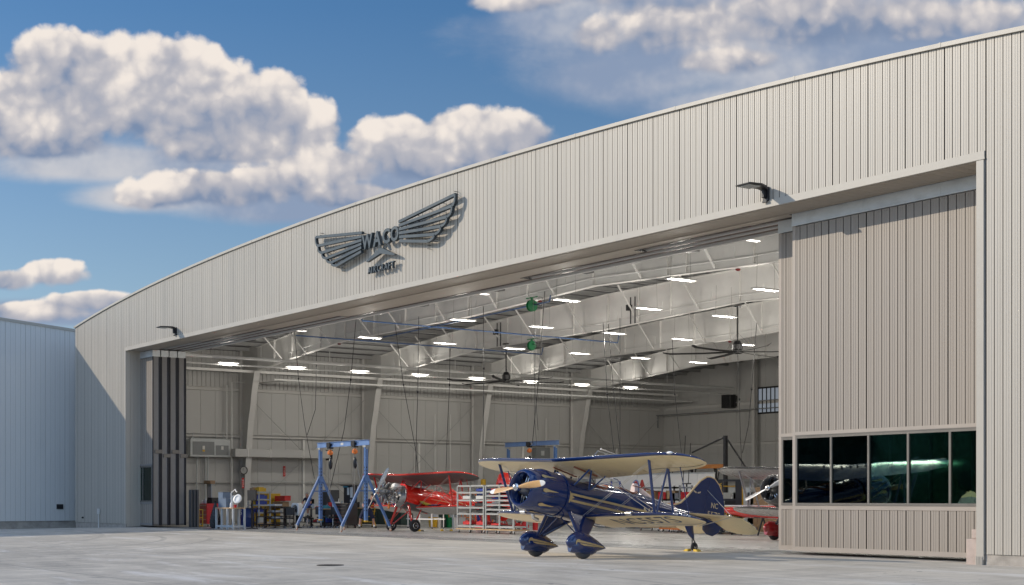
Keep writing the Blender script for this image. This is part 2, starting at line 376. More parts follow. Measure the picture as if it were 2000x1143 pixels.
# ---------------------------------------------------------------- hangar
HG = thing('aircraft_hangar', 'wide beige ribbed metal hangar with an arched roofline and open sliding doors', 'hangar')
XL, XR, OL, OR_, HH = -86.8, -13.3, -78.45, -22.0, 9.9
def arc(x):
    u = abs(x+50.07); return 13.92-.00105*u*u-2.4e-7*u**4
def ribbed(mb, x0, x1, zb, zt, y=0.0, pitch=.244, dep=.035, fifth=True, org=-12.0, ydir=1, mi=0, flute=True):
    """ribbed sheet in the plane y: joints are real grooves; zb, zt are functions of x"""
    pr = []; k0 = int(math.floor((x0-org)/pitch)); k1 = int(math.ceil((x1-org)/pitch))
    for k in range(k0, k1):
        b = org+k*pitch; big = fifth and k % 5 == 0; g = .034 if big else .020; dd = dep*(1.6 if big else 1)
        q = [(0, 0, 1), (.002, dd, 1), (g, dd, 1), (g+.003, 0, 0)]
        if flute: q += [(.098, 0, 0), (.104, .006, 0), (.116, .006, 0), (.122, 0, 0), (.170, 0, 0), (.176, .006, 0), (.188, .006, 0), (.194, 0, 0)]
        pr += [(b+a, c, m_) for a, c, m_ in q]
    pr = [(x0, 0, 0)] + [p for p in pr if x0 < p[0] < x1] + [(x1, 0, 0)]
    vs = []
    for a, c, _ in pr: vs += [(a, y+c*ydir, zb(a)), (a, y+c*ydir, zt(a))]
    for i in range(len(pr)-1):
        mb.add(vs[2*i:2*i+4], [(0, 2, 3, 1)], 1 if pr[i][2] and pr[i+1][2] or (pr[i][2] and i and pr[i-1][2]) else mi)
cst = lambda v: (lambda x: v)
SB = .26
mb = MB()
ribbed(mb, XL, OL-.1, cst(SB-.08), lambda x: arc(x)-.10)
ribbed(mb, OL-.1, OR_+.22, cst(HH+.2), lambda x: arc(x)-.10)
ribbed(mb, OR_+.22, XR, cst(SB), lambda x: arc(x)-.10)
mb.build('front_wall', [M_face, M_jointshade], HG, fix=False)
mb = MB()      # solid backing behind the sheets, follows the arc
def backing(mb, x0, x1, zb, y0, y1, zt=lambda x: arc(x)-.14, mi=0):
    n = max(1, int((x1-x0)/2)); L = [x0+(x1-x0)*i/n for i in range(n+1)]
    for a, b in zip(L, L[1:]):
        vs = [(a, y0, zb), (b, y0, zb), (b, y1, zb), (a, y1, zb), (a, y0, zt(a)), (b, y0, zt(b)), (b, y1, zt(b)), (a, y1, zt(a))]
        fs = [(0,3,2,1), (4,5,6,7), (0,1,5,4), (2,3,7,6)]
        if a == x0: fs.append((0,4,7,3))
        if b == x1: fs.append((1,2,6,5))
        mb.add(vs, fs, mi)
backing(mb, XL+.02, OL-.02, SB-.05, .07, .9); backing(mb, OL-.02, OR_+.02, HH+.12, .07, .9); backing(mb, OR_+.02, XR-.02, SB+.03, .07, .9)
mb.build('front_wall_core', M_dark if False else M_soffit, HG, fix=False)
mb = MB(); n = 60      # parapet cap
for i in range(n):
    a = XL-.06+(XR-XL+.12)*i/n; b = XL-.06+(XR-XL+.12)*(i+1)/n; za, zb_ = arc(a), arc(b)
    vs = [(a, -.07, za-.09), (b, -.07, zb_-.09), (b, .5, zb_-.09), (a, .5, za-.09), (a, -.07, za+.02), (b, -.07, zb_+.02), (b, .5, zb_+.06), (a, .5, za+.06)]
    mb.add(vs, [(0,1,5,4), (4,5,6,7), (2,3,7,6), (0,3,2,1)])
    if i % 4 == 0: mb.bx(a-.03, a+.03, -.076, .5, za-.09, za+.03)
mb.build('parapet_cap', M_faceT, HG)
mb = MB()      # flashing along the head of the opening and its jambs
mb.bx(OL-.13, OR_+.23, -.03, .068, HH, HH+.205); mb.bx(OL-.13, OR_+.25, -.045, -.03, HH, HH+.03)
mb.bx(OR_, OR_+.21, -.03, .068, .12, HH-.003)
mb.bx(OL-.10, OL, -.03, .068, SB-.1, HH-.003)
mb.build('opening_flashing', M_faceT, HG)
mb = MB()      # jamb returns
n = 5
for i in range(n):
    y0 = .07+i*.2; mb.bx(OL-.05, OL-.0, y0, y0+.185, .02, HH-.002); mb.bx(OL-.05, OL-.018, y0+.185, y0+.2, .02, HH-.002)
mb.build('jamb', M_face, HG)
mb = MB(); mb.bx(OR_, OR_+.05, .07, 1.05, .3, HH-.002); mb.build('jamb', M_face, HG)
mb = MB()      # soffit: narrow vented boards
x = OL
while x < OR_:
    x2 = min(x+.3, OR_); mb.bx(x+.006, x2-.006, .069, 1.02, HH-.012, HH+.02); x = x2
mb.bx(OL, OR_, .02, 1.03, HH+.021, HH+.06); mb.bx(OL, OR_, 1.022, 1.05, HH-.05, HH+.1)
mb.build('soffit', M_soffit, HG)
mb = MB()      # foundation strip with joints
x = OR_+.22
while x < XR: x2 = min(x+1.15, XR); mb.bx(x+.008, x2-.008, .03, .5, -.5, SB+.02); x = x2
mb.bx(OR_+.3, XR, .06, .5, -.5, SB)
mb.build('foundation', M_conc, HG); mb = MB()
x = XL
while x < OL-.3: x2 = min(x+1.5, OL-.1); mb.bx(x+.008, x2-.008, .03, .5, -.6, SB-.06); x = x2
mb.build('foundation', M_conc, HG)
mb = MB(); mb.bx(OR_-.02, OR_+.19, -.035, .30, -.12, .20); 
for i in range(5): mb.bx(OR_+.005+i*.04, OR_+.02+i*.04, -.045, -.03, -.1, .2)
mb.build('post_foot', M_faceT, HG)
cb = MB(); cb.bx(OR_-.34, OR_-.02, .03, .45, -.05, .62); cb.bx(OR_-.22, OR_-.02, .08, .45, .62, .86)
cbo = cb.build('concrete_block', M_curb, None, bevel=.02); tag(cbo, 'pinkish stepped concrete block at the foot of the right door jamb', 'concrete block')
# roof, side, rear
RU = lambda x: arc(x)-.95      # underside of the deck
mb = MB(); n = 44
for i in range(n):
    a = XL+(XR-XL)*i/n; b = XL+(XR-XL)*(i+1)/n
    vs = [(a, .9, RU(a)), (b, .9, RU(b)), (b, 48.2, RU(b)), (a, 48.2, RU(a)), (a, .9, RU(a)+.25), (b, .9, RU(b)+.25), (b, 48.2, RU(b)+.25), (a, 48.2, RU(a)+.25)]
    mb.add(vs[:4], [(0,3,2,1)], 0); mb.add(vs[4:], [(0,1,2,3)], 1)
mb.build('roof', [M_deck, M_roof], HG, fix=False)
YB = 47.2
mb = MB()      # left side wall: smooth liner below, ribbed above
mb.bx(XL, XL+.3, .9, YB+1, -.3, arc(XL)-.7)
y = .9; xl = XL+.3
for k in range(46):
    y0 = 1+k*1.0; mb.bx(xl, xl+.035, y0+.008, y0+.992, .1, 4.55); mb.bx(xl, xl+.03, y0+.008, y0+.992, 4.6, 8.6)
for k in range(150):
    y0 = 1+k*.306; mb.bx(xl, xl+.045, y0+.03, y0+.28, 8.65, 11.7)
mb.build('side_wall', M_liner, HG)
mb = MB(); mb.bx(XL, XR, YB+.4, YB+1, -.3, 12.9)
for k in range(73):
    x0 = XL+.5+k*1.0; mb.bx(x0+.008, x0+.992, YB+.36, YB+.4, .1, 5.0); mb.bx(x0+.008, x0+.992, YB+.365, YB+.4, 5.05, 12.8)
mb.build('rear_wall', M_liner, HG)
mb = MB(); mb.bx(XR-.3, XR, .9, YB+1, -.3, arc(XR)-.7); mb.build('end_wall', M_liner, HG)
# girts on the side and rear wall
def girt(z, y0, y1, h=.2):
    mb = MB(); mb.bx(xl+.05, xl+.26, y0, y1, z+h-.02, z+h); mb.bx(xl+.05, xl+.07, y0, y1, z, z+h-.02); mb.bx(xl+.07, xl+.26, y0, y1, z, z+.02); mb.build('girt', M_mid, HG)
FY = [1.75, 10.8, 19.9, 29.0, 38.1, 47.2]
for z in (2.6, 5.55, 8.55):
    for a, b in zip(FY, FY[1:]): girt(z, a+.1, b-.1, .22 if z > 3 else .05)
def rgirt(z):
    mb = MB(); mb.bx(XL+.6, XR-.4, YB+.14, YB+.35, z+.2, z+.22); mb.bx(XL+.6, XR-.4, YB+.33, YB+.35, z, z+.2); mb.build('girt', M_mid, HG)
for z in (2.6, 5.6, 8.6): rgirt(z)
# frames: tapered column, haunched girder
def ibeam(mb, top, bot, y, tw=.28, web=.03, ft=.03):
    """top / bot: matching lists of (x, z)"""
    for (a, b), (c, d) in zip(zip(top, bot), zip(top[1:], bot[1:])):
        vs = [(p[0], y+s_*web/2, p[1]) for s_ in (-1, 1) for p in (a, b, d, c)]
        mb.add(vs, [(0,1,2,3), (4,7,6,5)])
        for p, q, sg in ((a, c, 1), (b, d, -1)):
            vs = [(e[0], y+s_*tw/2, e[1]+o_) for e in (p, q) for s_ in (-1, 1) for o_ in (0, sg*ft)]
            mb.add(vs, [(0,2,6,4), (1,5,7,3), (0,4,5,1), (2,3,7,6), (0,1,3,2), (4,6,7,5)])
def gbot(x):
    pts = [(-84.0, 9.75), (-79.1, 10.18), (-72.6, 10.68), (-66, 10.72), (-60, 10.76), (-50.07, 11.12)]
    if x > -50.07: x = -100.14-x
    for (a, b), (c, d) in zip(pts, pts[1:]):
        if x <= c: return b+(d-b)*(x-a)/(c-a)
    return pts[-1][1]
gx = [-84.0, -81.5, -79.1, -75.5, -72.6, -66, -60, -55, -50.07]; gx += [-100.14-x for x in reversed(gx[:-1])]; gx = [x for x in gx if x < XR-.3]
for y in FY[:-1]:
    mb = MB(); ibeam(mb, [(x, RU(x)-.26) for x in gx], [(x, gbot(x)) for x in gx], y)
    for x in gx[1:-1]: mb.bx(x-.008, x+.008, y-.13, y+.13, gbot(x)+.03, RU(x)-.27)
    for x in (-69.3, -63, -57.5, -44, -38, -31): mb.bx(x-.008, x+.008, y-.13, y+.13, gbot(x)+.03, RU(x)-.27)
    mb.build('girder', M_steel, HG)
    mb = MB(); H = [(0, .55), (2.5, .72), (5, .98), (6.6, 1.25), (7.6, 1.55), (8.5, 1.75), (9.75, 2.15)]
    for (z0, w0), (z1, w1) in zip(H, H[1:]):       # web
        mb.add([(xl+.3, y-.015, z0), (xl+.3+w0, y-.015, z0), (xl+.3+w1, y-.015, z1), (xl+.3, y-.015, z1), (xl+.3, y+.015, z0), (xl+.3+w0, y+.015, z0), (xl+.3+w1, y+.015, z1), (xl+.3, y+.015, z1)],
               [(0,1,2,3), (4,7,6,5), (0,4,5,1), (1,5,6,2), (2,6,7,3)])
        mb.bar((xl+.3+w0, y, z0), (xl+.3+w1, y, z1), .40, .03, up=(1,0,0))
    mb.bx(xl+.27, xl+.3, y-.2, y+.2, 0, 11.4); mb.bx(xl+.3, xl+.95, y-.18, y+.18, 0, .03)
    mb.bx(xl+.3, xl+2.5, y-.016, y+.016, 9.75, 11.35)
    mb.build('column', M_mid, HG)
for x in (-76, -66.5, -57, -47.5, -38, -28.5, -19):     # rear wind columns
    mb = MB(); mb.bx(x-.15, x+.15, YB-.22, YB-.20, 0, 12.2); mb.bx(x-.15, x+.15, YB+.1, YB+.12, 0, 12.2); mb.bx(x-.01, x+.01, YB-.2, YB+.1, 0, 12.2); mb.build('column', M_mid, HG)
for y0 in (24.4, 33.5, 6.2, 15.3, 42.6):                # light intermediate posts on the side wall
    mb = MB(); mb.bx(xl+.06, xl+.2, y0-.07, y0+.07, 0, 5.5); mb.build('post', M_steel, HG)
# wall cross bracing (flat rods)
for a, b in ((FY[1], FY[2]), (FY[2], FY[3]), (FY[4], FY[5])):
    mb = MB(); mb.tube([(xl+.55, a+.2, .5), (xl+.55, b-.2, 8.3)], .022, 6); mb.tube([(xl+.6, b-.2, .5), (xl+.6, a+.2, 8.3)], .022, 6); mb.build('cross_brace', M_purl, HG)
# purlins, eave to eave
x = XL+1.6
while x < XR-1:
    mb = MB(); z = RU(x); mb.bx(x-.01, x+.01, .95, YB+.3, z-.25, z-.004); mb.bx(x+.01, x+.085, .95, YB+.3, z-.25, z-.235); mb.build('purlin', M_purl, HG); x += 1.52
# flange braces
for y in FY[1:-1]:
    for x in (-80.3, -77.3, -74.2, -69.7, -66.6, -62.1, -57.5, -52.9, -46.8, -42.3, -37.7, -33.2, -28.6):
        for s_ in (-1,):
            mb = MB(); mb.bar((x, y+s_*.1, gbot(x)+.04), (x, y+s_*1.5, RU(x)-.22), .07, .07); mb.build('flange_brace', M_steel, HG)
# roof rods / eave strut and conduit rails below the girders
for x in (-80.5, -66.5, -58.2, -50.2, -42.2, -36):
    pass
mb = MB(); mb.bx(xl+1.95, xl+2.15, 1.8, YB, 9.62, 9.78); mb.build('eave_strut', M_steel, HG)
# header structure over the door: the soffit steps back track by track between the door pockets
mb = MB(); TX = [(at(390, 0, 1.3)[0], -29.3), (at(522, 0, 1.8)[0], at(1252, 0, 1.8)[0]), (at(672, 0, 2.3)[0], at(1028, 0, 2.3)[0])]
for k, (xa_, xb2) in enumerate(TX):
    x = xa_
    while x < xb2: x2 = min(x+.3, xb2); mb.bx(x+.004, x2-.004, 1.03+.5*k, 1.525+.5*k, HH-.014, HH+.0); x = x2
mb.build('stepped_soffit', M_soffit, HG)
mb = MB()
for k in range(4):
    y = 1.30+.5*k
    mb.bx(OL-6, OR_+7, y-.23, y-.20, HH+.005, HH+.16); mb.bx(OL-6, OR_+7, y+.17, y+.20, HH+.005, HH+.16); mb.bx(OL-6, OR_+7, y-.23, y+.23, HH+.16, HH+.2)
    mb.bx(OL-6, OR_+7, y-.08, y+.08, HH+.03, HH+.07, 2); mb.bx(OL-6, OR_+7, y-.19, y-.1, HH+.12, HH+.15, 1)
mb.bx(OL-6, OR_+7, 3.05, 3.2, HH-.02, HH+.3)
for i in range(10):
    x = -75+i*5.6; mb.bx(x-.2, x+.25, 3.22, 3.5, HH+.0, HH+.1, 1)
for k, (xa_, xb2) in enumerate(TX):
    for X in (xa_, xb2): mb.bx(X-.04, X+.04, 1.03+.5*k, 1.52+.5*k, HH-.02, HH+.03, 1)
y_ = [1.03, 1.53, 2.03]
for k, (xa_, xb2) in enumerate(TX):
    lo = TX[k+1] if k < 2 else (0, -1)
    for p, q in (((xa_, lo[0]), (lo[1], xb2)) if k < 2 else ((xa_, xb2),)):
        if isinstance(p, tuple): pass
    segs_ = [(xa_, lo[0]), (lo[1], xb2)] if k < 2 else [(xa_, xb2)]
    for p, q in segs_: mb.bx(p, q, 1.526+.5*k, 1.56+.5*k, HH-.03, HH+.03, 1)  # black strips painted in for the shaded gap along the soffit edges
mb.bx(-29.3, OR_, 1.031, 1.065, HH-.03, HH+.03, 1); mb.bx(OL, TX[0][0], 1.031, 1.065, HH-.03, HH+.03, 1)
mb.bx(OL-6, OR_+7, 1.0, 4.1, HH+.36, HH+.4)
mb.build('door_track', [M_mid, M_black, M_brown], HG)
RAILS.build('floor_rail', [mat('rail_steel', (.12, .11, .10), .5, .6, .2), M_dark], HG)
# ---- sliding leaves
def leaf(x0, x1, y, right, detail=True):
    T = .40; z0, z1 = .10, 9.50
    wb, wt = 1.42, 3.42
    rt = MB(); z = (z0+.12, z1-.02)
    a, b = x0+.12, x1-.12
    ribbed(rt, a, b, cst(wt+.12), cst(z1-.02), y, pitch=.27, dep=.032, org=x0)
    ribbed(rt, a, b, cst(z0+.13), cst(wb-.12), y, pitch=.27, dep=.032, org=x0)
    L = rt.build('door', [M_door, M_jointshade], HG, fix=False)
    f = MB(); f.bx(x0, x0+.12, y-.012, y+T, z0, z1, 0); f.bx(x1-.12, x1, y-.012, y+T, z0, z1, 0)
    f.bx(x0+.121, x1-.121, y-.014, y+.1, wt, wt+.12, 0); f.bx(x0+.121, x1-.121, y-.014, y+.1, wb-.12, wb, 0); f.bx(x0+.121, x1-.121, y-.014, y+.1, z0, z0+.13, 0)
    f.bx(x0+.121, x1-.121, y+T-.04, y+T, z0, wb-.0, 0); f.bx(x0+.121, x1-.121, y+T-.04, y+T, wt, z1, 0)
    f.bx(x0+.121, x1-.121, y+.06, y+T-.05, z1-.1, z1-.03, 0)
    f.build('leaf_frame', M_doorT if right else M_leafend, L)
    g = MB(); g.bx(x0-.01, x1+.01, y-.03, y+T+.01, z1, HH-.04); g.bx(x0-.01, x1+.01, y-.05, y-.03, z1, z1+.03)
    x = x0+2.6
    while x < x1: g.bx(x, x+.012, y-.036, y-.03, z1+.03, HH-.04); x += 2.6
    g.build('head_plate', M_galv, L)
    m = MB(); xx = x0+.12; n = 6; p = (x1-x0-.24)/n
    m.bx(xx, x1-.12, y-.03, y+.06, wt-.07, wt); m.bx(xx, x1-.12, y-.03, y+.06, wb, wb+.07)
    m.bx(xx, x1-.12, y-.042, y-.0, wt+.0, wt+.025)
    for i in range(n+1):
        xa = xx+i*p-(.0 if i == 0 else .0325 if i < n else .065); m.bx(xa, xa+.065, y-.03, y+.06, wb+.07, wt-.07)
    m.build('window_frame', M_frame, L)
    for i in range(n):
        q = MB(); q.bx(xx+i*p+.033+(.033 if i == 0 else 0), xx+(i+1)*p-.033-(.033 if i == n-1 else 0), y+.012, y+.02, wb+.071, wt-.071); q.build('window_pane', M_glass, L)
    s_ = MB(); ex = x1 if not right else x0; d = 1 if not right else -1
    a_, b_ = sorted((ex, ex+d*.05)); s_.bx(a_, b_, y+T-.06, y+T+.04, z0, z1); s_.bx(a_, b_, y-.04, y+.01, z0, z1)
    if not right: s_.build('edge_seal', M_seal, L)
    k_ = MB(); k_.bx(ex-.03 if right else ex, ex if right else ex+.03, y+.05, y+T-.1, z0+.0, z0+.1); k_.build('floor_guide', M_frame, L); k_ = MB(); zb = 3.9+.22*(int(y*2) % 2); k_.bx(*(sorted((ex, ex+d*.06))), y+.1, y+T+.12, zb, zb+.2); k_.build('bumper', M_frame, L)
    return L
leaf(-29.15, -20.85, 1.15, True)
leaf(-30.17, -21.87, 1.65, True)
leaf(-29.9, -21.6, 2.15, True)
for k in range(4): leaf(-84.87, -76.62, .85+.50*k, False)
# ---------------------------------------------------------------- neighbouring building
NB = thing('neighbour_building', 'plain grey ribbed metal building in shade at the left edge of the apron', 'building')
xn = -89.2
zt_ = lambda y: 12.15+.087*(.8-y)
mb = MB(); y = 6.0
# wall sheet facing +X, ribs along y
def ribX(mb, X, y0, y1, zb, zt, pitch=.305, dep=.03):
    pr = []; k = 0; y = y0
    while y < y1:
        g = .024 if k % 4 == 0 else .014; dd = dep*(1.5 if k % 4 == 0 else .8)
        pr += [(y, 0), (y+.002, dd), (y+g, dd), (y+g+.003, 0), (y+.15, 0), (y+.155, .006), (y+.17, .006), (y+.175, 0)]; y += pitch; k += 1
    vs = []
    for a, c in pr: vs += [(X-c, a, zb), (X-c, a, zt(a))]
    mb.add(vs, [(2*i, 2*i+1, 2*i+3, 2*i+2) for i in range(len(pr)-1)])
ribX(mb, xn, -34, 30, .22, lambda y: zt_(y)-.1)
mb.build('wall', M_grey, NB)
mb = MB()
mb.add([(xn-.06, -34, .2), (xn-.06, 30, .2), (xn-.06, 30, zt_(30)-.1), (xn-.06, -34, zt_(-34)-.1), (xn-20, -34, .2), (xn-20, 30, .2), (xn-20, 30, zt_(30)-.1), (xn-20, -34, zt_(-34)-.1)], [(0,1,2,3), (4,7,6,5), (2,6,7,3), (0,3,7,4), (1,5,6,2)])
mb.build('wall_core', M_grey, NB)
mb = MB(); mb.add([(a, y, zt_(y)+h) for y in (-34, 30) for h in (-.12, .05) for a in (xn+.05, xn-.4)], [(0,1,3,2), (4,6,7,5), (0,4,5,1), (2,3,7,6), (0,2,6,4), (1,5,7,3)]); mb.build('roof_cap', M_faceT, NB)
mb = MB(); mb.bx(xn-.4, xn-.05, -34, 30, -1, .24); mb.build('foundation', M_conc, NB)
mb = MB(); mb.bx(xn, xn+.06, -.35, .05, .95, 1.25); mb.build('vent', M_black, NB)
mb = MB(); mb.tube([(xn+.06, -5.2, -.3), (xn+.06, -5.2, .95)], .03, 8); mb.bx(xn, xn+.12, -5.3, -5.1, .95, 1.2); mb.build('outlet_post', M_grey, NB)
oo = MB(); ox, oz = at(193, 1000, -.06); oo.bx(ox-.09, ox+.09, -.12, -.03, oz-.12, oz+.2); oo.tube([(ox, -.07, oz-.1), (ox, -.07, -.1)], .03, 8); oo.build('outlet_box', M_grey, HG)
oo = MB(); ox, oz = at(161, 1011, -.06); oo.lathe([(0, .05), (.08, .05), (.09, .03)], (ox, 0, oz), (0,-1,0), 10); oo.tube([(ox-.1, -.09, oz), (ox+.1, -.09, oz)], .015, 6); oo.build('hose_bib', M_black, HG)
rw = random.Random(4); mb = MB()
for i in range(190):
    x = -420+i*3.2+rw.uniform(-2, 2); y = -150+rw.uniform(-12, 12); h = rw.uniform(15, 22)
    for q in range(5):
        cx_, cy_, cz_ = x+rw.uniform(-2.5, 2.5), y+rw.uniform(-2, 2), h*rw.uniform(.1, .75); L = []
        for a in range(7):
            ph = -PI/2+PI*a/6; r_ = math.cos(ph)*rw.uniform(2.4, 3.6)+.01; L.append([(cx_+r_*math.cos(2*PI*j/9)*rw.uniform(.8, 1.2), cy_+r_*math.sin(2*PI*j/9)*rw.uniform(.8, 1.2), cz_+h*.33*math.sin(ph)) for j in range(9)])
        mb.loft(L)
tag(mb.build('far_woods', mat('woods_green', (.085, .155, .12), .9, 0, .4, .8)), kind='stuff')
# ---------------------------------------------------------------- biplanes
M_tyre = mat('tyre', (.025, .025, .026), .75, 0, .15, 12)
M_tyreG = mat('dusty_tyre', (.09, .085, .08), .85, 0, .2, 8)
M_chrome = mat('bright_metal', (.72, .72, .72), .18, 1, .04)
M_wire = mat('flying_wire', (.62, .58, .5), .35, .3, 0)
M_wood = mat('prop_wood', (.72, .42, .17), .28, 0, .22, 9, coat=.6, aniso=(1, 12, 12))
M_white = mat('white_paint', (.8, .79, .76), .4, 0, .02)
M_leather = mat('leather', (.30, .09, .035), .5, 0, .15, 6)
M_engine = mat('engine_metal', (.22, .22, .22), .35, .8, .3, 14)
M_engineD = mat('engine_dark', (.03, .03, .032), .5, .4, .2, 10)
M_gold = mat('gold_stripe', (.62, .44, .20), .4, .1, .10, 14)
M_goldL = mat('gold_fin_edge', (.60, .42, .21), .4, 0, .06, 5)
def mk_paint(name, col, rough=.16):
    m = mat(name, col, rough, 0, .03, 2, coat=1.0); return m
BLUE = mk_paint('navy_gloss', (.006, .024, .11)); BLUE2 = mk_paint('blue_strut', (.016, .050, .18), .25)
CREAM = mat('cream_fabric', (.95, .75, .40), .32, 0, .03, 1.5, coat=.3)
NAVYT = mat('navy_lettering', (.015, .03, .10), .4, 0, 0)
CREAMT = mat('cream_lettering', (.72, .58, .36), .4, 0, 0)
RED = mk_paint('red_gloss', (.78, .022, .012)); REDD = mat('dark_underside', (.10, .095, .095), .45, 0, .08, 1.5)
REDS = mk_paint('red_strut', (.66, .03, .02), .3)
SILV = mat('silver_fabric', (.42, .42, .43), .3, .5, .05, 1.5); SILD = mat('charcoal_gloss', (.045, .045, .05), .25, 0, .05, 2, coat=.6)
DRED = mk_paint('deep_red_gloss', (.30, .008, .01)); SILS = mat('silver_strut', (.6, .6, .6), .3, .6, .05)
RSTRIPE = mat('warm_stripe', (.75, .35, .2), .4)
SEC = [(-1.38,.565,.56,-.60),(-1.5,.555,.56,-.62),(-2.0,.52,.50,-.66),(-2.7,.49,.52,-.66),(-3.3,.47,.53,-.63),(-3.9,.44,.55,-.57),(-4.5,.40,.53,-.49),(-5.1,.34,.46,-.40),(-5.7,.27,.39,-.29),(-6.3,.195,.335,-.18),(-6.9,.12,.30,-.08),(-7.35,.05,.28,-.0)]
def sec(x):
    if x >= SEC[0][0]: return SEC[0][1:]
    for a, b in zip(SEC, SEC[1:]):
        if x >= b[0]:
            f = (x-a[0])/(b[0]-a[0]); return tuple(a[i]+(b[i]-a[i])*f for i in (1, 2, 3))
    return SEC[-1][1:]
def fus_y(x, z):
    w_, t, b = sec(x); c = (t+b)/2; h = (t-b)/2; n = 2.5
    q = min(abs((z-c)/h), .999); return w_*(1-q**n)**(1/n)
def ring(x, n=28):
    w_, t, b = sec(x); c = (t+b)/2; h = (t-b)/2; e = 2/2.5; L = []
    for j in range(n):
        a = 2*PI*j/n; ca, sa = math.cos(a), math.sin(a)
        L.append((x, w_*math.copysign(abs(ca)**e, ca), c+h*math.copysign(abs(sa)**e, sa)))
    return L
UW = dict(le=(-1.10, .12), te=(-2.66, .035), z=(.955, .070), half=4.74, tip=1.5, inc=.205)
LW = dict(le=(-2.06, .05), te=(-3.40, .03), z=(-.50, .040), half=4.27, tip=1.35, inc=.13)
def wing_st(W, y):
    a = abs(y); le = W['le'][0]-W['le'][1]*a; te = W['te'][0]-W['te'][1]*a; s = max(0, (a-(W['half']-W['tip']))/W['tip'])
    c = le-te
    if s > 0: q = 1-math.sqrt(max(0, 1-min(s, 1)**2.9)); le -= c*.56*q; te += c*.40*q
    return le, te, W['z'][0]+W['z'][1]*a, s
PROF = [(0, .0, 0), (.012, .020, -.014), (.05, .045, -.026), (.12, .068, -.034), (.28, .085, -.036), (.5, .076, -.030), (.75, .045, -.018), (1, .004, -.004)]
def wing_z(W, x, y, top=False):
    le, te, z, s = wing_st(W, y); c = max(le-te, .02); u = min(max((le-x)/c, 0), 1)
    for (a, t0, b0), (d, t1, b1) in zip(PROF, PROF[1:]):
        if u <= d:
            f = (u-a)/(d-a); v = (t0+(t1-t0)*f) if top else (b0+(b1-b0)*f); break
    k = 1.0 if s == 0 else (c/(W['le'][0]-W['te'][0]))**.8
    cc0 = W['le'][0]-W['te'][0]
    return z + v*cc0*.95*k - (W['le'][0]-x)*W['inc']
def wing_mesh(mb, T, W, y0, y1):
    ys = [y0+(y1-y0)*i/16 for i in range(17)]; sg = 1 if y1 > y0 else -1; t0 = W['half']-W['tip']
    ys = sorted(set([round(abs(v), 3) for v in ys if abs(v) <= t0] + [t0+W['tip']*q for q in (0, .15, .3, .45, .58, .7, .8, .88, .94, .98, .996)]))
    rings = []
    for a in ys:
        le, te, z, s = wing_st(W, a); c = le-te; L = []
        for u, t_, b_ in PROF: x = le-u*c; L.append(T((x, sg*a, wing_z(W, x, a, True))))
        for u, t_, b_ in reversed(PROF[1:-1]): x = le-u*c; L.append(T((x, sg*a, wing_z(W, x, a, False))))
        rings.append(L)
    n = len(rings[0]); vs = [v for r_ in rings for v in r_]; NP = len(PROF)
    for i in range(len(rings)-1):
        for j in range(n):
            j2 = (j+1) % n
            top = j < NP-1 or j >= n-2        # upper skin and the nose wrap
            mb.add([rings[i][j], rings[i][j2], rings[i+1][j2], rings[i+1][j]], [(0,1,2,3)], 0 if top else 1)
    mb.add(rings[0], [tuple(range(n))], 0); mb.add(rings[-1], [tuple(reversed(range(n)))], 0)
def weld(o, d=.0004):
    b = bmesh.new(); b.from_mesh(o.data); bmesh.ops.remove_doubles(b, verts=b.verts, dist=d); bmesh.ops.recalc_face_normals(b, faces=b.faces); b.to_mesh(o.data); b.free()
    o.data.polygons.foreach_set('use_smooth', [True]*len(o.data.polygons)); o.data.set_sharp_from_angle(angle=R(38)); return o
def tail_outline(kind):
    if kind == 'fin': return [(-5.75,.37),(-6.1,.40),(-6.35,.50),(-6.6,.72),(-6.85,1.02),(-7.1,1.29),(-7.35,1.45),(-7.5,1.475),(-7.42,.9),(-7.38,.2),(-6.9,.24),(-6.3,.28)]
    return [(-7.5,1.475),(-7.7,1.44),(-7.92,1.28),(-8.12,1.02),(-8.24,.72),(-8.29,.35),(-8.24,.05),(-8.1,-.2),(-7.85,-.33),(-7.6,-.30),(-7.42,-.18),(-7.38,.2),(-7.42,.9)]
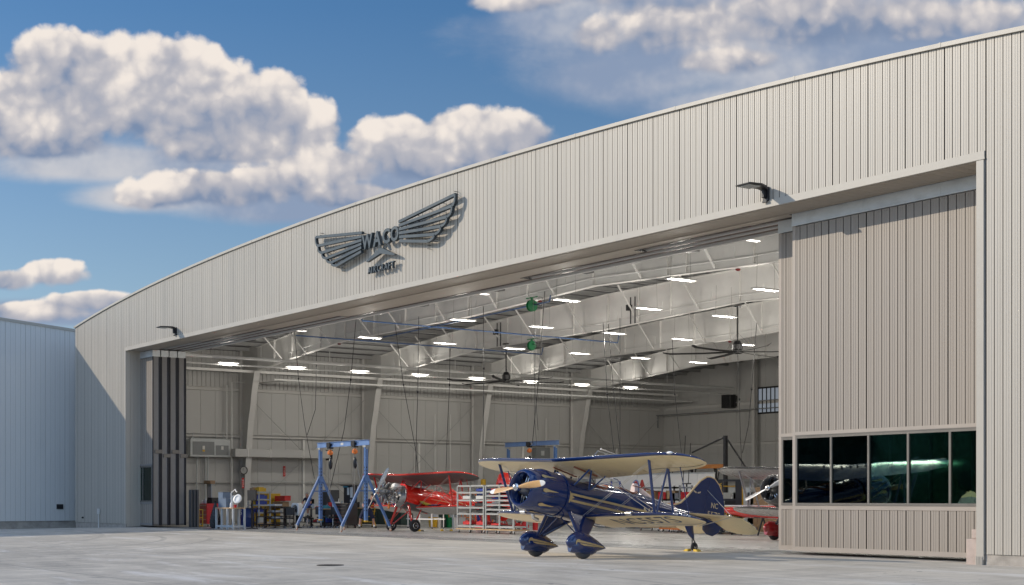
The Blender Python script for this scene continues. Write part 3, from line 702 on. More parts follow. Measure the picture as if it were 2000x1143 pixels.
def biplane(name, label, loc, P, theta=8.5, cowl=True, pants=True, blue=True, prop_ang=8, prop_mat=None, extras=True):
    ct, st_ = math.cos(R(theta)), math.sin(R(theta))
    def T(b):
        qx, qz = b[0]+1.75, b[2]+1.75; return (qx*ct-qz*st_, b[1], qx*st_+qz*ct)
    TT = lambda L: [T(p) for p in L]
    t = thing(name, label, 'biplane', loc, -PI/2+R(2.5))
    body, under, strut, belly = P['body'], P['under'], P['strut'], P['belly']
    # fuselage
    mb = MB(); rs = [TT(ring(-1.385-.12*i)) for i in range(50) if -1.385-.12*i > -7.36] + [TT(ring(-7.35))]
    n = 28
    for i in range(len(rs)-1):
        for j in range(n):
            j2 = (j+1) % n; low = P.get('two') and j > 15 and j < 26
            mb.add([rs[i][j], rs[i][j2], rs[i+1][j2], rs[i+1][j]], [(0,1,2,3)], 1 if low else 0)
    mb.add(rs[0], [tuple(range(n))], 0); mb.add(rs[-1], [tuple(range(n))], 0)
    F = weld(mb.build('fuselage', [body, belly], t))
    def side_strip(mb, pts, wd_, side, off=.006):
        """band painted along the fuselage side, following its curve"""
        L = []
        for i, (x, z) in enumerate(pts):
            a = pts[max(i-1, 0)]; b = pts[min(i+1, len(pts)-1)]; dx, dz = b[0]-a[0], b[1]-a[1]; l = math.hypot(dx, dz); w_ = wd_[i] if isinstance(wd_, list) else wd_
            for s_ in (-1, 1):
                xx, zz = x-dz/l*w_/2*s_, z+dx/l*w_/2*s_; L.append(T((xx, side*(fus_y(xx, zz)+off), zz)))
        mb.add(L, [(2*i, 2*i+1, 2*i+3, 2*i+2) for i in range(len(pts)-1)])
    if blue:
        for sd in (1, -1):
            mb = MB()
            for z0 in (.04, -.14): side_strip(mb, [(-1.5-.2*i, z0-.004*i) for i in range(17)], [.065]*16+[.02], sd)
            mb.build('stripe', M_gold, F, fix=False)
            mb = MB()
            for k in range(5):
                a = R(90+k*45); 
                side_strip(mb, [(-1.46+.02*q*math.cos(a)*3, -.05+.055*q*math.sin(a)*1.0+0) for q in (0, 1, 2, 3)], [.10, .10, .06, .01], sd, .009)
            side_strip(mb, [(-1.46, .10-.03*i) for i in range(11)], [.03,.05,.07,.09,.11,.12,.11,.09,.07,.05,.03], sd, .012)
            mb.build('star_motif', M_gold, F, fix=False)
            mb = MB(); put_text(mb, 'NC557S', lambda v, sd=sd: T((-5.15-v[0]*sd, sd*(fus_y(-5.15-v[0]*sd, -.02+v[1])+.007), -.02+v[1]+.0)), fit=(1.35, .22), bold=.01)
            mb.build('registration', CREAMT, F, fix=False)
        mb = MB(); L = []
        for i in range(9):       # gold spine behind the headrest
            x = -4.35-.2*i; wq = .05; L += [T((x, s_*wq, sec(x)[1]+.006)) for s_ in (-1, 1)]
        mb.add(L, [(2*i, 2*i+1, 2*i+3, 2*i+2) for i in range(8)]); mb.build('spine_stripe', M_goldL, F, fix=False)
    else:
        for sd in (1, -1):
            mb = MB(); side_strip(mb, [(-2.9-.2*i, .02+.02*math.sin(i*.4)) for i in range(14)], [.01]+[.035]*12+[.01], sd); side_strip(mb, [(-4.6-.1*i, .16-.01*i) for i in range(8)], [.01, .04, .05, .06, .05, .04, .03, .01], sd)
            mb.build('stripe', P['stripe'], F, fix=False)
    # cowl or bare engine
    if cowl:
        mb = MB(); pr = [(-.62,.40),(-.35,.405),(-.18,.42),(-.105,.445),(-.09,.475),(-.11,.510),(-.18,.548),(-.32,.58),(-.6,.605),(-1.0,.613),(-1.30,.605),(-1.36,.60),(-1.36,.56)]
        mb.loft([[T((x, r_*math.cos(2*PI*j/48), r_*math.sin(2*PI*j/48))) for j in range(48)] for x, r_ in pr], caps=False)
        cw = mb.build('cowling', P.get('cowl', body), t, True, ang=50)
        mb = MB(); mb.loft([[T((x, r_*math.cos(2*PI*j/48), r_*math.sin(2*PI*j/48))) for j in range(48)] for x, r_ in ((-1.345,.612),(-1.345,.632),(-1.40,.634),(-1.415,.60))], caps=False)
        mb.build('cowl_band', P.get('cowl', body), cw, True)
        mb = MB(); mb.loft([[T((x, r_*math.cos(2*PI*j/32), r_*math.sin(2*PI*j/32))) for j in range(32)] for x, r_ in ((-.63,.41),(-.63,.01))], caps=False); mb.build('baffle', M_engineD, cw)
        for k in range(9):       # rocker blisters with gold flashes
            a = R(90+20+k*40); mb = MB(); rr0 = .60
            L = []
            for i in range(9):
                u = i/8; x = -.42-u*.62; hgt_ = .045*math.sin(PI*min(1, u*1.6) if u < .3125 else PI/2+PI/2*(u-.3125)/.6875); wq = .075*(math.sin(PI*(.12+.88*u)) if u < .5 else 1-(u-.5)*1.9)+.004
                r_ = .598 + min(u, .3)*.035
                L.append([T((x, (r_+h_)*math.cos(a+o_/.6), (r_+h_)*math.sin(a+o_/.6))) for o_, h_ in ((-wq, -.01), (-wq*.6, hgt_*.7), (0, hgt_), (wq*.6, hgt_*.7), (wq, -.01))])
            mb.loft(L, caps=False, closed=False); bl = mb.build('rocker_bump', P.get('cowl', body), cw, True, fix=False, ang=60)
            if blue:
                g = MB(); L = []
                for i in range(7):
                    u = i/6; x = -.40-u*.50; wq = [.035, .055, .03, .018, .012, .008, .002][i]
                    sgn = 1; 
                    for o_ in (-wq, wq): L.append(T((x, .655*math.cos(a+(o_+.075)/.6), .655*math.sin(a+(o_+.075)/.6))))
                g2 = []
                L = [tuple(v) for v in L]
                # hug the cowl
                L = []
                for i in range(7):
                    u = i/6; x = -.44-u*.55; wq = [.030, .058, .036, .024, .018, .012, .002][i]
                    for o_ in (-wq, wq):
                        an = a+(o_+.10)/.6; L.append(T((x, (.6195 if x > -.6 else .6225)*math.cos(an), (.6195 if x > -.6 else .6225)*math.sin(an))))
                g.add(L, [(2*i, 2*i+1, 2*i+3, 2*i+2) for i in range(6)]); g.build('gold_flash', M_gold, cw, fix=False)
    en = MB()
    en.loft([[T((x, r_*math.cos(2*PI*j/20), r_*math.sin(2*PI*j/20))) for j in range(20)] for x, r_ in ((-.08,.07),(-.12,.10),(-.2,.15),(-.3,.20),(-.45,.23),(-.62,.23),(-.8,.2))])
    eng = en.build('engine', M_engine, t, True)
    for k in range(7):
        a = R(90+k*360/7+ (0 if cowl else 12)); mb = MB(); c_, s_ = math.cos(a), math.sin(a); ro = .38 if cowl else .52
        x0 = -.42
        for i in range(9):
            r0 = .22+i*(ro-.24)/9
            for r_, rad in ((r0, .085), (r0+.012, .085), (r0+.012, .062), (r0+(ro-.24)/9-.003, .062)):
                pass
        prf = []
        for i in range(9): r0 = .2+i*(ro-.2)/9; q = (ro-.2)/9; prf += [(r0, .06), (r0+q*.35, .06), (r0+q*.36, .088), (r0+q*.75, .088), (r0+q*.76, .06)]
        prf += [(ro, .07), (ro+.03, .06), (ro+.045, .02)]
        a0 = Vector(T((x0, 0, 0))); a1 = Vector(T((x0, c_, s_))); mb.lathe(prf, a0, a1-a0, 12)
        mb.build('cylinder', M_engineD if cowl else M_engine, eng, True, ang=30)
        mb = MB(); mb.tube([T((x0+.10, c_*.2+s_*.05, s_*.2-c_*.05)), T((x0+.05, c_*(ro+.02)+s_*.05, s_*(ro+.02)-c_*.05))], .014, 6); mb.tube([T((x0+.10, c_*.2-s_*.05, s_*.2+c_*.05)), T((x0+.05, c_*(ro+.02)-s_*.05, s_*(ro+.02)+c_*.05))], .014, 6)
        mb.build('pushrods', M_chrome, eng)
    if not cowl:
        # accessory bay: mount tubes, oil tank, exhaust collector, firewall, hanging looms
        mb = MB()
        for ay, az in ((.2,.25),(-.2,.25),(.22,-.25),(-.22,-.25)): mb.tube([T((-.62, ay*.8, az*.8)), T((-1.38, ay*2.0, az*1.7))], .018, 6); mb.tube([T((-.62, ay*.8, az*.8)), T((-1.38, ay*2.0, -az*1.2))], .014, 6)
        mb.build('engine_mount', M_chrome, eng)
        mb = MB(); mb.loft([[T((x, r_*math.cos(2*PI*j/16), .33+r_*math.sin(2*PI*j/16))) for j in range(16)] for x, r_ in ((-.85,.02),(-.87,.15),(-.95,.19),(-1.2,.19),(-1.28,.15),(-1.3,.02))]); mb.build('oil_tank', M_white, eng, True)
        mb = MB(); rnd = random.Random(5)
        for i in range(44):
            p = Vector((-.55-rnd.random()*.75, rnd.uniform(-.35,.4), rnd.uniform(-.45,.25))); L = [p]
            for k in range(4): p = p+Vector((rnd.uniform(-.15,.15), rnd.uniform(-.12,.12), rnd.uniform(-.2,.1))); L.append(p.copy())
            mb.tube(TT(L), rnd.choice((.012,.018,.03)), 6, mi=rnd.choice((0,0,1)))
        for i in range(12):
            p = (-.75-rnd.random()*.5, rnd.uniform(-.3,.35), rnd.uniform(-.4,.2)); q = T(p); mb.box(q, (rnd.uniform(.06,.2), rnd.uniform(.06,.16), rnd.uniform(.06,.22)), mi=rnd.choice((0,1,1,2)))
        mb.build('accessories', [M_chrome, M_engineD, M_white], eng)
        mb = MB(); mb.loft([[T((x, r_*math.cos(2*PI*j/24), -.04+r_*math.sin(2*PI*j/24))) for j in range(24)] for x, r_ in ((-1.33,.50),(-1.37,.52))]); mb.build('firewall', mat('bare_aluminium', (.40,.39,.38), .35, .7, .3, 6), t)
        mb = MB()
        L = []
        for i in range(9):
            a = R(-85+i*11); L.append([T((-1.05, .46*math.cos(a)-.02, .46*math.sin(a)-.14)), T((-1.34, .57*math.cos(a), .57*math.sin(a)-.06))])
        mb.loft(L, caps=False, closed=False); mb.build('cowl_panel', MT['bare_aluminium'], t, True, fix=False)
        mb = MB(); mb.loft([[T((-.72+q*.1, .12+r_*math.cos(2*PI*j/14), z_+r_*math.sin(2*PI*j/14)*.7)) for j in range(14)] for q, r_, z_ in ((0,.12,-.72),(0,.12,-.55))]); mb.build('orange_rag', mat('orange_cloth', (.75,.28,.08), .8), t)
    # propeller
    pa = R(prop_ang); pm = prop_mat or M_wood; mb = MB()
    hub = MB(); hub.loft([[T((x, r_*math.cos(2*PI*j/20), r_*math.sin(2*PI*j/20))) for j in range(20)] for x, r_ in ((.14,.02),(.13,.05),(.08,.06),(.05,.105),(.04,.105),(-.08,.10),(-.1,.07))]); 
    for k in range(8):
        a = 2*PI*k/8; hub.loft([[T((x, .08*math.cos(a)+.012*math.cos(2*PI*j/6), .08*math.sin(a)+.012*math.sin(2*PI*j/6))) for j in range(6)] for x in (.05, .065)])
    PR = hub.build('propeller', M_chrome, t, True)
    for sg in (1, -1):
        mb = MB(); rings = []; rs_ = [.0,.10,.18,.3,.45,.6,.75,.9,1.0,1.08,1.14,1.18,1.2]; ps_ = P.get('prop_scale', 1)
        for r_ in rs_:
            ch = [.09,.10,.12,.155,.19,.205,.205,.19,.175,.155,.125,.08,.03][rs_.index(r_)]; th_ = max(.012, .075-.055*r_); tw = R(62-38*min(r_, 1.1))
            L = []
            for j in range(14):
                a = 2*PI*j/14; cx_, cy_ = ch/2*math.cos(a), th_/2*math.sin(a); d_ = cx_*math.cos(tw)-cy_*math.sin(tw); f_ = cx_*math.sin(tw)+cy_*math.cos(tw)
                yy, zz = sg*r_*ps_, d_*sg*ps_; L.append(T((f_-.0, yy*math.cos(pa)-zz*math.sin(pa), yy*math.sin(pa)+zz*math.cos(pa))))
            rings.append(L)
        for i in range(len(rings)-1):
            w_ = rs_[i] >= 1.0 and P.get('white_tip'); vs = rings[i]+rings[i+1]
            mb.add(vs, [(j, (j+1) % 14, 14+(j+1) % 14, 14+j) for j in range(14)], 1 if w_ else 0)
        mb.add(rings[-1], [tuple(range(14))], 1 if P.get('white_tip') else 0)
        weld(mb.build('blade', [pm, M_white], PR))
    # wings
    for W, nm in ((UW, 'upper_wing'), (LW, 'lower_wing')):
        for sg in (1, -1):
            mb = MB(); y0 = 0.0 if nm[0] == 'u' else .30
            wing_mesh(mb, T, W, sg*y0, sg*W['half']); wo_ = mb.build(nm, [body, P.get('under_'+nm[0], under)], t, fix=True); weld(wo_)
            # aileron gap and rib tapes under the skin
            mb = MB(); ya = W['half']*.56; L = []
            for i in range(9):
                y = ya+(W['half']*.965-ya)*i/8; le, te, z, s = wing_st(W, y); x = te+(.34 if s == 0 else .34*(1-s*.8)); L += [T((x+o_, sg*y, wing_z(W, x+o_, y)-.003)) for o_ in (.011, -.011)]
            mb.add(L, [(2*i, 2*i+1, 2*i+3, 2*i+2) for i in range(8)])
            mb.build('aileron_gap', M_engineD, wo_, fix=False)
            mb = MB()
            y = .6
            while y < W['half']-.25:
                le, te, z, s = wing_st(W, y); c_ = le-te; L = []
                for i in range(7): x = le-c_*(.10+.86*i/6); L += [T((x, sg*(y+o_), wing_z(W, x, y)-.0022)) for o_ in (-.012, .012)]
                mb.add(L, [(2*i, 2*i+1, 2*i+3, 2*i+2) for i in range(6)]); y += .29
            mb.build('rib_tape', P.get('tape', under), wo_, fix=False)
            if blue and nm == 'lower_wing' and sg == 1:
                mb = MB(); put_text(mb, 'NC557S', lambda v: T((-2.70+v[1], 2.42+v[0], wing_z(LW, -2.70+v[1], 2.42+v[0])-.005)), fit=(2.35, .62)); mb.build('registration', NAVYT, wo_, fix=False)
                mb = MB()
                for i_, ch_ in enumerate('THE CAPE'):
                    if ch_ != ' ':
                        yl = 3.80+.05*i_; sl_ = (wing_st(LW, yl+.03)[0]-wing_st(LW, yl)[0])/.03; put_text(mb, ch_, lambda v: T((wing_st(LW, yl)[0]+.006+v[0]*sl_, yl+v[0], wing_z(LW, wing_st(LW, yl)[0]-.01, yl, True)+.0+v[1])), fit=(.036, .045), bold=.01)
                mb.build('tip_lettering', M_white, wo_, fix=False)
            if blue and nm == 'upper_wing' and sg == 1:
                mb = MB(); mb.ell((0, 0, 0), (.05, .11, .04)); o = mb.build('landing_light', M_white, wo_, True); o.location = T((wing_st(UW, 4.12)[0]-.0, 4.12, wing_z(UW, wing_st(UW, 4.12)[0]-.02, 4.12, True)))
            if nm == 'lower_wing' and blue:
                for dz in (0,):
                    mb = MB(); mb.loft([[T((-2.155+r_*math.cos(a), sg*2.3+o_, wing_z(LW, -2.17, 2.3)+.02+r_*math.sin(a))) for a in [R(g_) for g_ in range(0, 360, 30)]] for o_, r_ in ((-.12, .045), (-.1, .065), (.1, .065), (.12, .045))]); mb.build('clear_light', M_chrome, wo_, True)
    # struts
    def strut(name_, pts, r_=.034, m_=None, parent=t, flat=.42):
        mb = MB(); a, b = TT(pts); mb.tube([a, b], r_, 10, flat=flat, up=(1, 0, 0)); return mb.build(name_, m_ or strut_m, parent, True)
    strut_m = strut
    zu = lambda x, y: wing_z(UW, x, y)+.01; zl = lambda x, y: wing_z(LW, x, y, True)-.01
    def S(name_, a, b, r_=.036, m_=None):
        mb = MB(); mb.tube([T(a), T(b)], r_, 10, flat=.45, up=(1, 0, 0)); return mb.build(name_, m_ or P['strut'], t, True)
    for sg in (1, -1):
        S('interplane_strut', (-1.78, sg*3.25, zu(-1.78, 3.25)), (-2.36, sg*3.08, zl(-2.36, 3.08)), .05)
        S('interplane_strut', (-2.52, sg*3.25, zu(-2.52, 3.25)), (-3.12, sg*3.08, zl(-3.12, 3.08)), .045)
        S('interplane_strut', (-2.50, sg*3.25, zu(-2.50, 3.25)), (-2.44, sg*3.08, zl(-2.44, 3.08)), .036)
        S('aileron_rod', (-2.5, sg*3.72, zu(-2.5, 3.72)), (-3.15, sg*3.66, zl(-3.15, 3.66)), .016)
        S('cabane_strut', (-1.62, sg*.50, .30), (-1.92, sg*.75, zu(-1.92, .75)), .036)
        S('cabane_strut', (-2.20, sg*.49, .26), (-1.98, sg*.75, zu(-1.98, .75)), .036)
        S('cabane_strut', (-2.24, sg*.49, .26), (-2.55, sg*.75, zu(-2.5, .75)), .032)
        # flying and landing wires
        mb = MB()
        for o_ in (0, .07):
            mb.tube([T((-2.05-o_, sg*.52, -.5)), T((-1.85-o_, sg*3.2, zu(-1.85, 3.2)))], .007, 4); 
            mb.tube([T((-2.9-o_, sg*.50, -.45)), T((-2.5-o_, sg*3.2, zu(-2.5, 3.2)))], .007, 4)
        mb.tube([T((-1.95, sg*.75, zu(-1.95, .75))), T((-2.4, sg*2.98, zl(-2.4, 2.98)))], .007, 4)
        mb.tube([T((-2.5, sg*.75, zu(-2.5, .75))), T((-3.0, sg*2.98, zl(-3.0, 2.98)))], .007, 4)
        mb.build('rigging_wire', P.get('wire', M_wire), t)
    mb = MB()
    mb.bar(T((-2.5, 1.95, .42)), T((-3.1, 2.3, .34)), .03, .03); mb.build('wire_spreader', M_leather, t)
    # undercarriage
    for sg in (1, -1):
        wc = (-1.75, sg*1.03, -1.75+.30)
        mb = MB(); c0 = Vector(T(wc))
        mb.lathe([(-.085, .15), (-.09, .20), (-.085, .26), (-.055, .292), (0, .30), (.055, .292), (.085, .26), (.09, .20), (.085, .15)], c0, (0, 1, 0), 32)
        wh = mb.build('wheel', M_tyreG if blue else M_tyre, t, True)
        mb = MB(); mb.lathe([(-.088, .02), (-.086, .15), (.086, .15), (.095, .13), (.07, .11), (.07, .05), (.11, .045), (.11, .01)], c0, (0, 1, 0), 24); mb.build('rim', M_chrome if not blue else M_engine, wh, True)
        if pants:
            mb = MB(); L = []
            zc = -1.345
            for x, h, wq, dz in ((-1.13,.02,.02,0),(-1.15,.09,.06,0),(-1.22,.18,.115,.0),(-1.35,.265,.155,.01),(-1.5,.305,.172,.015),(-1.7,.315,.175,.015),(-1.9,.285,.165,.01),(-2.1,.225,.13,0),(-2.3,.15,.085,0),(-2.45,.08,.045,0),(-2.58,.012,.01,0)):
                L.append([T((x, sg*1.03+wq*math.copysign(abs(math.cos(a))**.9, math.cos(a)), zc+dz+h*(math.sin(a) if math.sin(a) > 0 else math.sin(a)*.78))) for a in [2*PI*j/24 for j in range(24)]])
            mb.loft(L); pn = mb.build('wheel_pant', P.get('pant', body), t, True, ang=60)
            mb = MB(); mb.loft([[T((x, sg*1.03+wq*math.cos(a), -1.42+h*math.sin(a))) for a in [2*PI*j/16 for j in range(16)]] for x, h, wq in ((-1.26,.2,.1),(-1.4,.21,.19),(-1.75,.215,.185),(-2.05,.2,.15),(-2.2,.12,.1))]); mb.build('pant_skirt', P.get('pant', body), pn, True)
            if blue:
                mb = MB()
                def pw(x):
                    Q = ((-1.13,.02),(-1.15,.06),(-1.22,.115),(-1.35,.155),(-1.5,.172),(-1.7,.175),(-1.9,.165),(-2.1,.13),(-2.3,.085),(-2.45,.045),(-2.6,.01))
                    for (a, b), (c_, d_) in zip(Q, Q[1:]):
                        if x >= c_: return b+(d_-b)*(x-a)/(c_-a)
                    return .01
                for z0 in (.045, -.04):
                    for side in (1, -1):
                        L = []
                        for i in range(12):
                            x = -1.42-.095*i; f_ = 1-i/13; q = .028*f_+.004; zz = z0*f_+.0
                            L += [T((x, sg*1.03+side*(pw(x)+.007), zc+.015+zz+o_)) for o_ in (-q, q)]
                        mb.add(L, [(2*i, 2*i+1, 2*i+3, 2*i+2) for i in range(11)])
                for side in (1, -1):
                    c3 = [T((-1.42+.09*math.cos(2*PI*j/14), sg*1.03+side*(pw(-1.42)+.009-(.012 if math.cos(2*PI*j/14) > .2 else 0)), zc+.015+.10*math.sin(2*PI*j/14))) for j in range(14)]
                    mb.add(c3, [tuple(range(14))])
                mb.build('gold_flash', M_gold, pn, fix=False)
        # leg fairing: thick front strut plus a thin triangular web running back to the wing root
        mb = MB(); top, bot = (-1.60, sg*.47, -.46), (-1.66, sg*.96, -1.22 if pants else -1.42); mb.tube([T(top), T(bot)], [.075, .055], 12, flat=.5, up=(1, 0, 0)); lg = mb.build('undercarriage_leg', P['strut'] if not pants else body, t, True)
        if pants:
            mb = MB(); A = [(-1.62, sg*.48, -.50), (-2.52, sg*.50, -.56), (-2.42, sg*.60, -.70), (-1.88, sg*.92, -1.12), (-1.68, sg*.93, -1.14)]
            mb.add([T(p) for p in A]+[T((p[0], p[1]+.03*sg, p[2]+.02)) for p in A], [(0,1,2,3,4), (9,8,7,6,5)]+[(i, i+5, (i+1) % 5+5, (i+1) % 5) for i in range(5)]); mb.build('leg_fairing', body, lg)
            mb = MB(); mb.tube([T((-2.5, sg*.5, -.6)), T((-1.9, sg*.93, -1.12))], .05, 10, flat=.5, up=(1, 0, 0)); mb.build('rear_leg', body, lg, True)
        else:
            S('rear_leg', (-2.4, sg*.45, -.55), (-1.78, sg*.93, -1.40), .035)
        S('cross_brace', (-1.62, sg*.05, -.60), (-1.70, sg*.88, -1.15), .022)
    if blue:
        mb = MB(); mb.lathe([(0, .05), (.02, .05)], T((-1.60, -1.205, -1.30)), (0, -1, 0), 4); mb.build('decal', M_chrome, t)
    # tail
    for kind, nm in (('fin', 'fin'), ('rud', 'rudder')):
        poly = tail_outline(kind); mb = MB(); hw = .028
        mb.prism(poly, lambda p: T((p[0], hw, p[1])), lambda p: T((p[0], -hw, p[1])))
        fn = mb.build(nm, P.get('tail', body), t, bevel=.012)
        if blue:
            e = MB(); pp = [p for p in (poly[:8] if kind == 'fin' else poly[:4])]
            e.tube([T((p[0], 0, p[1])) for p in pp], .034, 8); e.build('gold_edge', M_goldL, fn, True)
            mb = MB()
            for sd in (1, -1):
                if kind == 'rud':
                    put_text(mb, 'NC', lambda v, sd=sd: T((-7.80-v[0]*sd, sd*.031, .62+v[1])), fit=(.30, .17), bold=.01)
                    put_text(mb, '557S', lambda v, sd=sd: T((-7.80-v[0]*sd, sd*.031, .34+v[1])), fit=(.56, .17), bold=.01)
                else:
                    for q in (1, -1):   # small winged emblem
                        mb.add([T((-6.98-q*x_, sd*.031, .92+z_)) for x_, z_ in ((.01,.0),(.16,.05),(.15,.0),(.04,-.035))], [(0,1,2,3)])
            mb.build('registration' if kind == 'rud' else 'emblem', CREAMT, fn, fix=False)
    for sg in (1, -1):
        out = [(q_*.94, w_) for q_, w_ in [(.05,-6.5),(.35,-6.56),(.7,-6.72),(1.05,-6.95),(1.35,-7.2),(1.6,-7.5),(1.76,-7.78),(1.80,-8.0),(1.72,-8.17),(1.45,-8.28),(1.0,-8.30),(.5,-8.22),(.2,-8.0),(.05,-7.55)]]
        hz = lambda x: .22 if x > -7.45 else .22-(-7.45-x)*.5
        mb = MB(); A = [T((x, sg*y, hz(x)+.022)) for y, x in out]; B = [T((x, sg*y, hz(x)-.022)) for y, x in out]
        # split at hinge line so the elevator can droop: triangulated strips across the span
        ysn = [q_*.94 for q_ in (.05,.35,.7,1.05,1.35,1.6,1.74,1.79)]
        def lim(y):
            f = out[:8]; r_ = list(reversed(out[7:]))
            def itp(L, y):
                for (a, b), (c_, d_) in zip(L, L[1:]):
                    if a <= y <= c_: return b+(d_-b)*(y-a)/(c_-a) if c_ > a else b
                return L[-1][1]
            return itp(f, y), itp(sorted(r_, key=lambda q: q[0]), y)
        rows = []
        for y in ysn:
            f_, b_ = lim(y); xs_ = [f_, f_-.04]+[f_+(b_-f_)*q for q in (.3, .5, .62, .8)]+[b_]; rows.append((y, xs_))
        rg = []
        for y, xs_ in rows:
            th_ = [0, .018, .026, .024, .022, .014, .0]
            rg.append([T((x, sg*y, hz(x)+h_)) for x, h_ in zip(xs_, th_)]+[T((x, sg*y, hz(x)-h_)) for x, h_ in reversed(list(zip(xs_, th_))[1:-1])])
        n_ = len(rg[0])
        for i in range(len(rg)-1):
            for j in range(n_):
                up_ = j < 6; mb.add([rg[i][j], rg[i][(j+1) % n_], rg[i+1][(j+1) % n_], rg[i+1][j]], [(0,1,2,3)], 0 if up_ else 1)
        mb.add(rg[-1], [tuple(range(n_))], 0); weld(mb.build('tailplane', [body, P.get('under_t', under)], t))
        mb = MB(); mb.tube([T((-7.3, sg*1.25, .24)), T((-7.42, sg*.02, 1.05))], .008, 5); mb.tube([T((-7.3, sg*1.25, .2)), T((-7.2, sg*.05, -.1))], .012, 5); mb.build('tail_brace', P.get('wire', M_wire), t)
    mb = MB(); mb.loft([[T((x+.14*q*math.cos(a), .05*math.sin(a), z)) for a in [2*PI*j/12 for j in range(12)]] for x, z, q in ((-6.75, .0, 1.6), (-6.85, -.25, 1.2), (-6.95, -.42, .9), (-7.02, -.50, .4))]); tl = mb.build('tail_wheel_leg', body, t, True)
    mb = MB(); a = T((-7.0, 0, -.45)); c0 = T((-7.13, 0, -.745)); mb.tube([a, (c0[0]+.02, .07, c0[2]+.1), (c0[0], .07, c0[2])], .02, 6); mb.tube([a, (c0[0]+.02, -.07, c0[2]+.1), (c0[0], -.07, c0[2])], .02, 6); mb.build('fork', M_engineD, tl)
    mb = MB(); mb.lathe([(-.04,.05),(-.045,.09),(-.03,.125),(0,.135),(.03,.125),(.045,.09),(.04,.05)], c0, (0,1,0), 20); tw = mb.build('tail_wheel', M_tyre, t, True)
    mb = MB(); mb.lathe([(-.05,.01),(-.048,.06),(.048,.06),(.05,.01)], c0, (0,1,0), 14); mb.build('rim', M_chrome, tw, True)
    # cockpits
    for x, wq in ((-2.85, .36), (-4.05, .30)):
        zz = sec(x)[1]; mb = MB(); L = []
        for j in range(21): a = 2*PI*j/20; xx = x+.36*math.cos(a); yy = wq*math.sin(a); w_, tt, bb = sec(xx); L.append(T((xx, yy, (tt+bb)/2+(tt-bb)/2*(max(0, 1-(abs(yy)/w_)**2.5))**.4+.01)))
        mb.tube(L, .03, 8); ck = mb.build('cockpit_rim', M_leather, t, True)
        mb = MB(); mb.add([(p[0], p[1], p[2]-.004) for p in L[:-1]], [tuple(range(20))]); mb.build('cockpit_shade_disc', M_dark, ck, fix=False)  # flat dark disc painted in for the shade of the open cockpit
        mb = MB(); L = []
        for sx_, wz in ((x+.62, .0), (x+.40, .26)):
            L.append([T((sx_+(.22-abs(g)*.20 if wz else abs(g)*-.28), g*(wq+.02 if not wz else wq-.08), sec(sx_)[1]-.05*abs(g)**2+.0+wz*(1-abs(g)**4*.3))) for g in (-1, -.6, -.2, .2, .6, 1)])
        mb.loft(L, caps=False, closed=False); ws = mb.build('windscreen', M_clear, t, True, fix=False)
        mb = MB(); mb.tube(L[1], .01, 6); mb.tube([L[0][0], L[1][0]], .01, 6); mb.tube([L[0][-1], L[1][-1]], .01, 6); mb.build('screen_frame', body if blue else P['strut'], ws)
    mb = MB(); L = []
    for x, h, wq in ((-4.32,.30,.10),(-4.40,.31,.14),(-4.55,.27,.13),(-4.8,.18,.10),(-5.1,.09,.07),(-5.4,.02,.03)): L.append([T((x, wq*math.cos(a), sec(x)[1]-.04+h*max(0, math.sin(a))+(.0 if math.sin(a) > 0 else .05*math.sin(a)))) for a in [2*PI*j/14 for j in range(14)]])
    mb.loft(L); mb.build('headrest', P.get('rest', M_leather), t, True)
    if blue:
        mb = MB(); mb.tube([T((-4.42, s_, z_)) for s_, z_ in ((-.16,.5),(-.15,.72),(-.08,.86),(0,.89),(.08,.86),(.15,.72),(.16,.5))], .018, 8); mb.build('roll_bar', BLUE2, t, True)
        mb = MB(); mb.tube([T((-.72, -.1, -.62)), T((-.78, -.1, -.74)), T((-.95, -.1, -.78))], .05, 10); mb.build('exhaust_pipe', M_chrome, t, True)
        for y in (-.9, -.55, -.15, .25, .6, 1.0):      # tank caps and small fittings on the centre section
            mb = MB(); x = -1.6-.1*abs(y); mb.lathe([(0, .035), (.05, .035), (.055, .02)], T((x, y, wing_z(UW, x, abs(y), True)-.01)), (0,0,1), 10); mb.build('filler_cap', M_chrome, t)
        mb = MB(); z_ = wing_z(UW, -1.8, 1.5, True); mb.tube([T((-1.5, 1.28, z_)), T((-1.6, 1.36, z_+.22)), T((-2.2, 1.5, z_+.14))], .01, 5); mb.build('aerial', M_chrome, t)
        mb = MB(); mb.tube([T((-1.28, 2.45, 1.08)), T((-.9, 2.40, 1.13))], .014, 6); mb.tube([T((-.98, 2.41, 1.12)), T((-.80, 2.39, 1.145))], .022, 6); mb.build('pitot_tube', M_chrome, t)
        mb = MB()
        for y in (-.35, .55): mb.bar(T((-1.5, y, wing_z(UW, -1.5, .5)-.05)), T((-2.3, y+.12, wing_z(UW, -2.3, .5)-.06)), .05, .035)
        mb.build('grab_rail', M_leather, t)
    return t, T
def mk_clear():
    m = bpy.data.materials.new('clear_plastic'); m.use_nodes = True; t = NT(m.node_tree); t.N.clear(); fr = t.n('ShaderNodeFresnel'); fr.inputs[0].default_value = 1.45
    tr = t.n('ShaderNodeBsdfTransparent'); tr.inputs[0].default_value = (.8, .82, .82, 1); gl = t.n('ShaderNodeBsdfGlossy'); gl.inputs['Roughness'].default_value = .05
    mx = t.n('ShaderNodeMixShader'); t.L.new(fr.outputs[0], mx.inputs[0]); t.L.new(tr.outputs[0], mx.inputs[1]); t.L.new(gl.outputs[0], mx.inputs[2]); ou = t.n('ShaderNodeOutputMaterial'); t.L.new(mx.outputs[0], ou.inputs[0]); return m
M_clear = mk_clear()
G3 = 'biplanes of the same type'
TAPE = mat('cream_tape', (.90, .71, .38), .4, 0, 0)
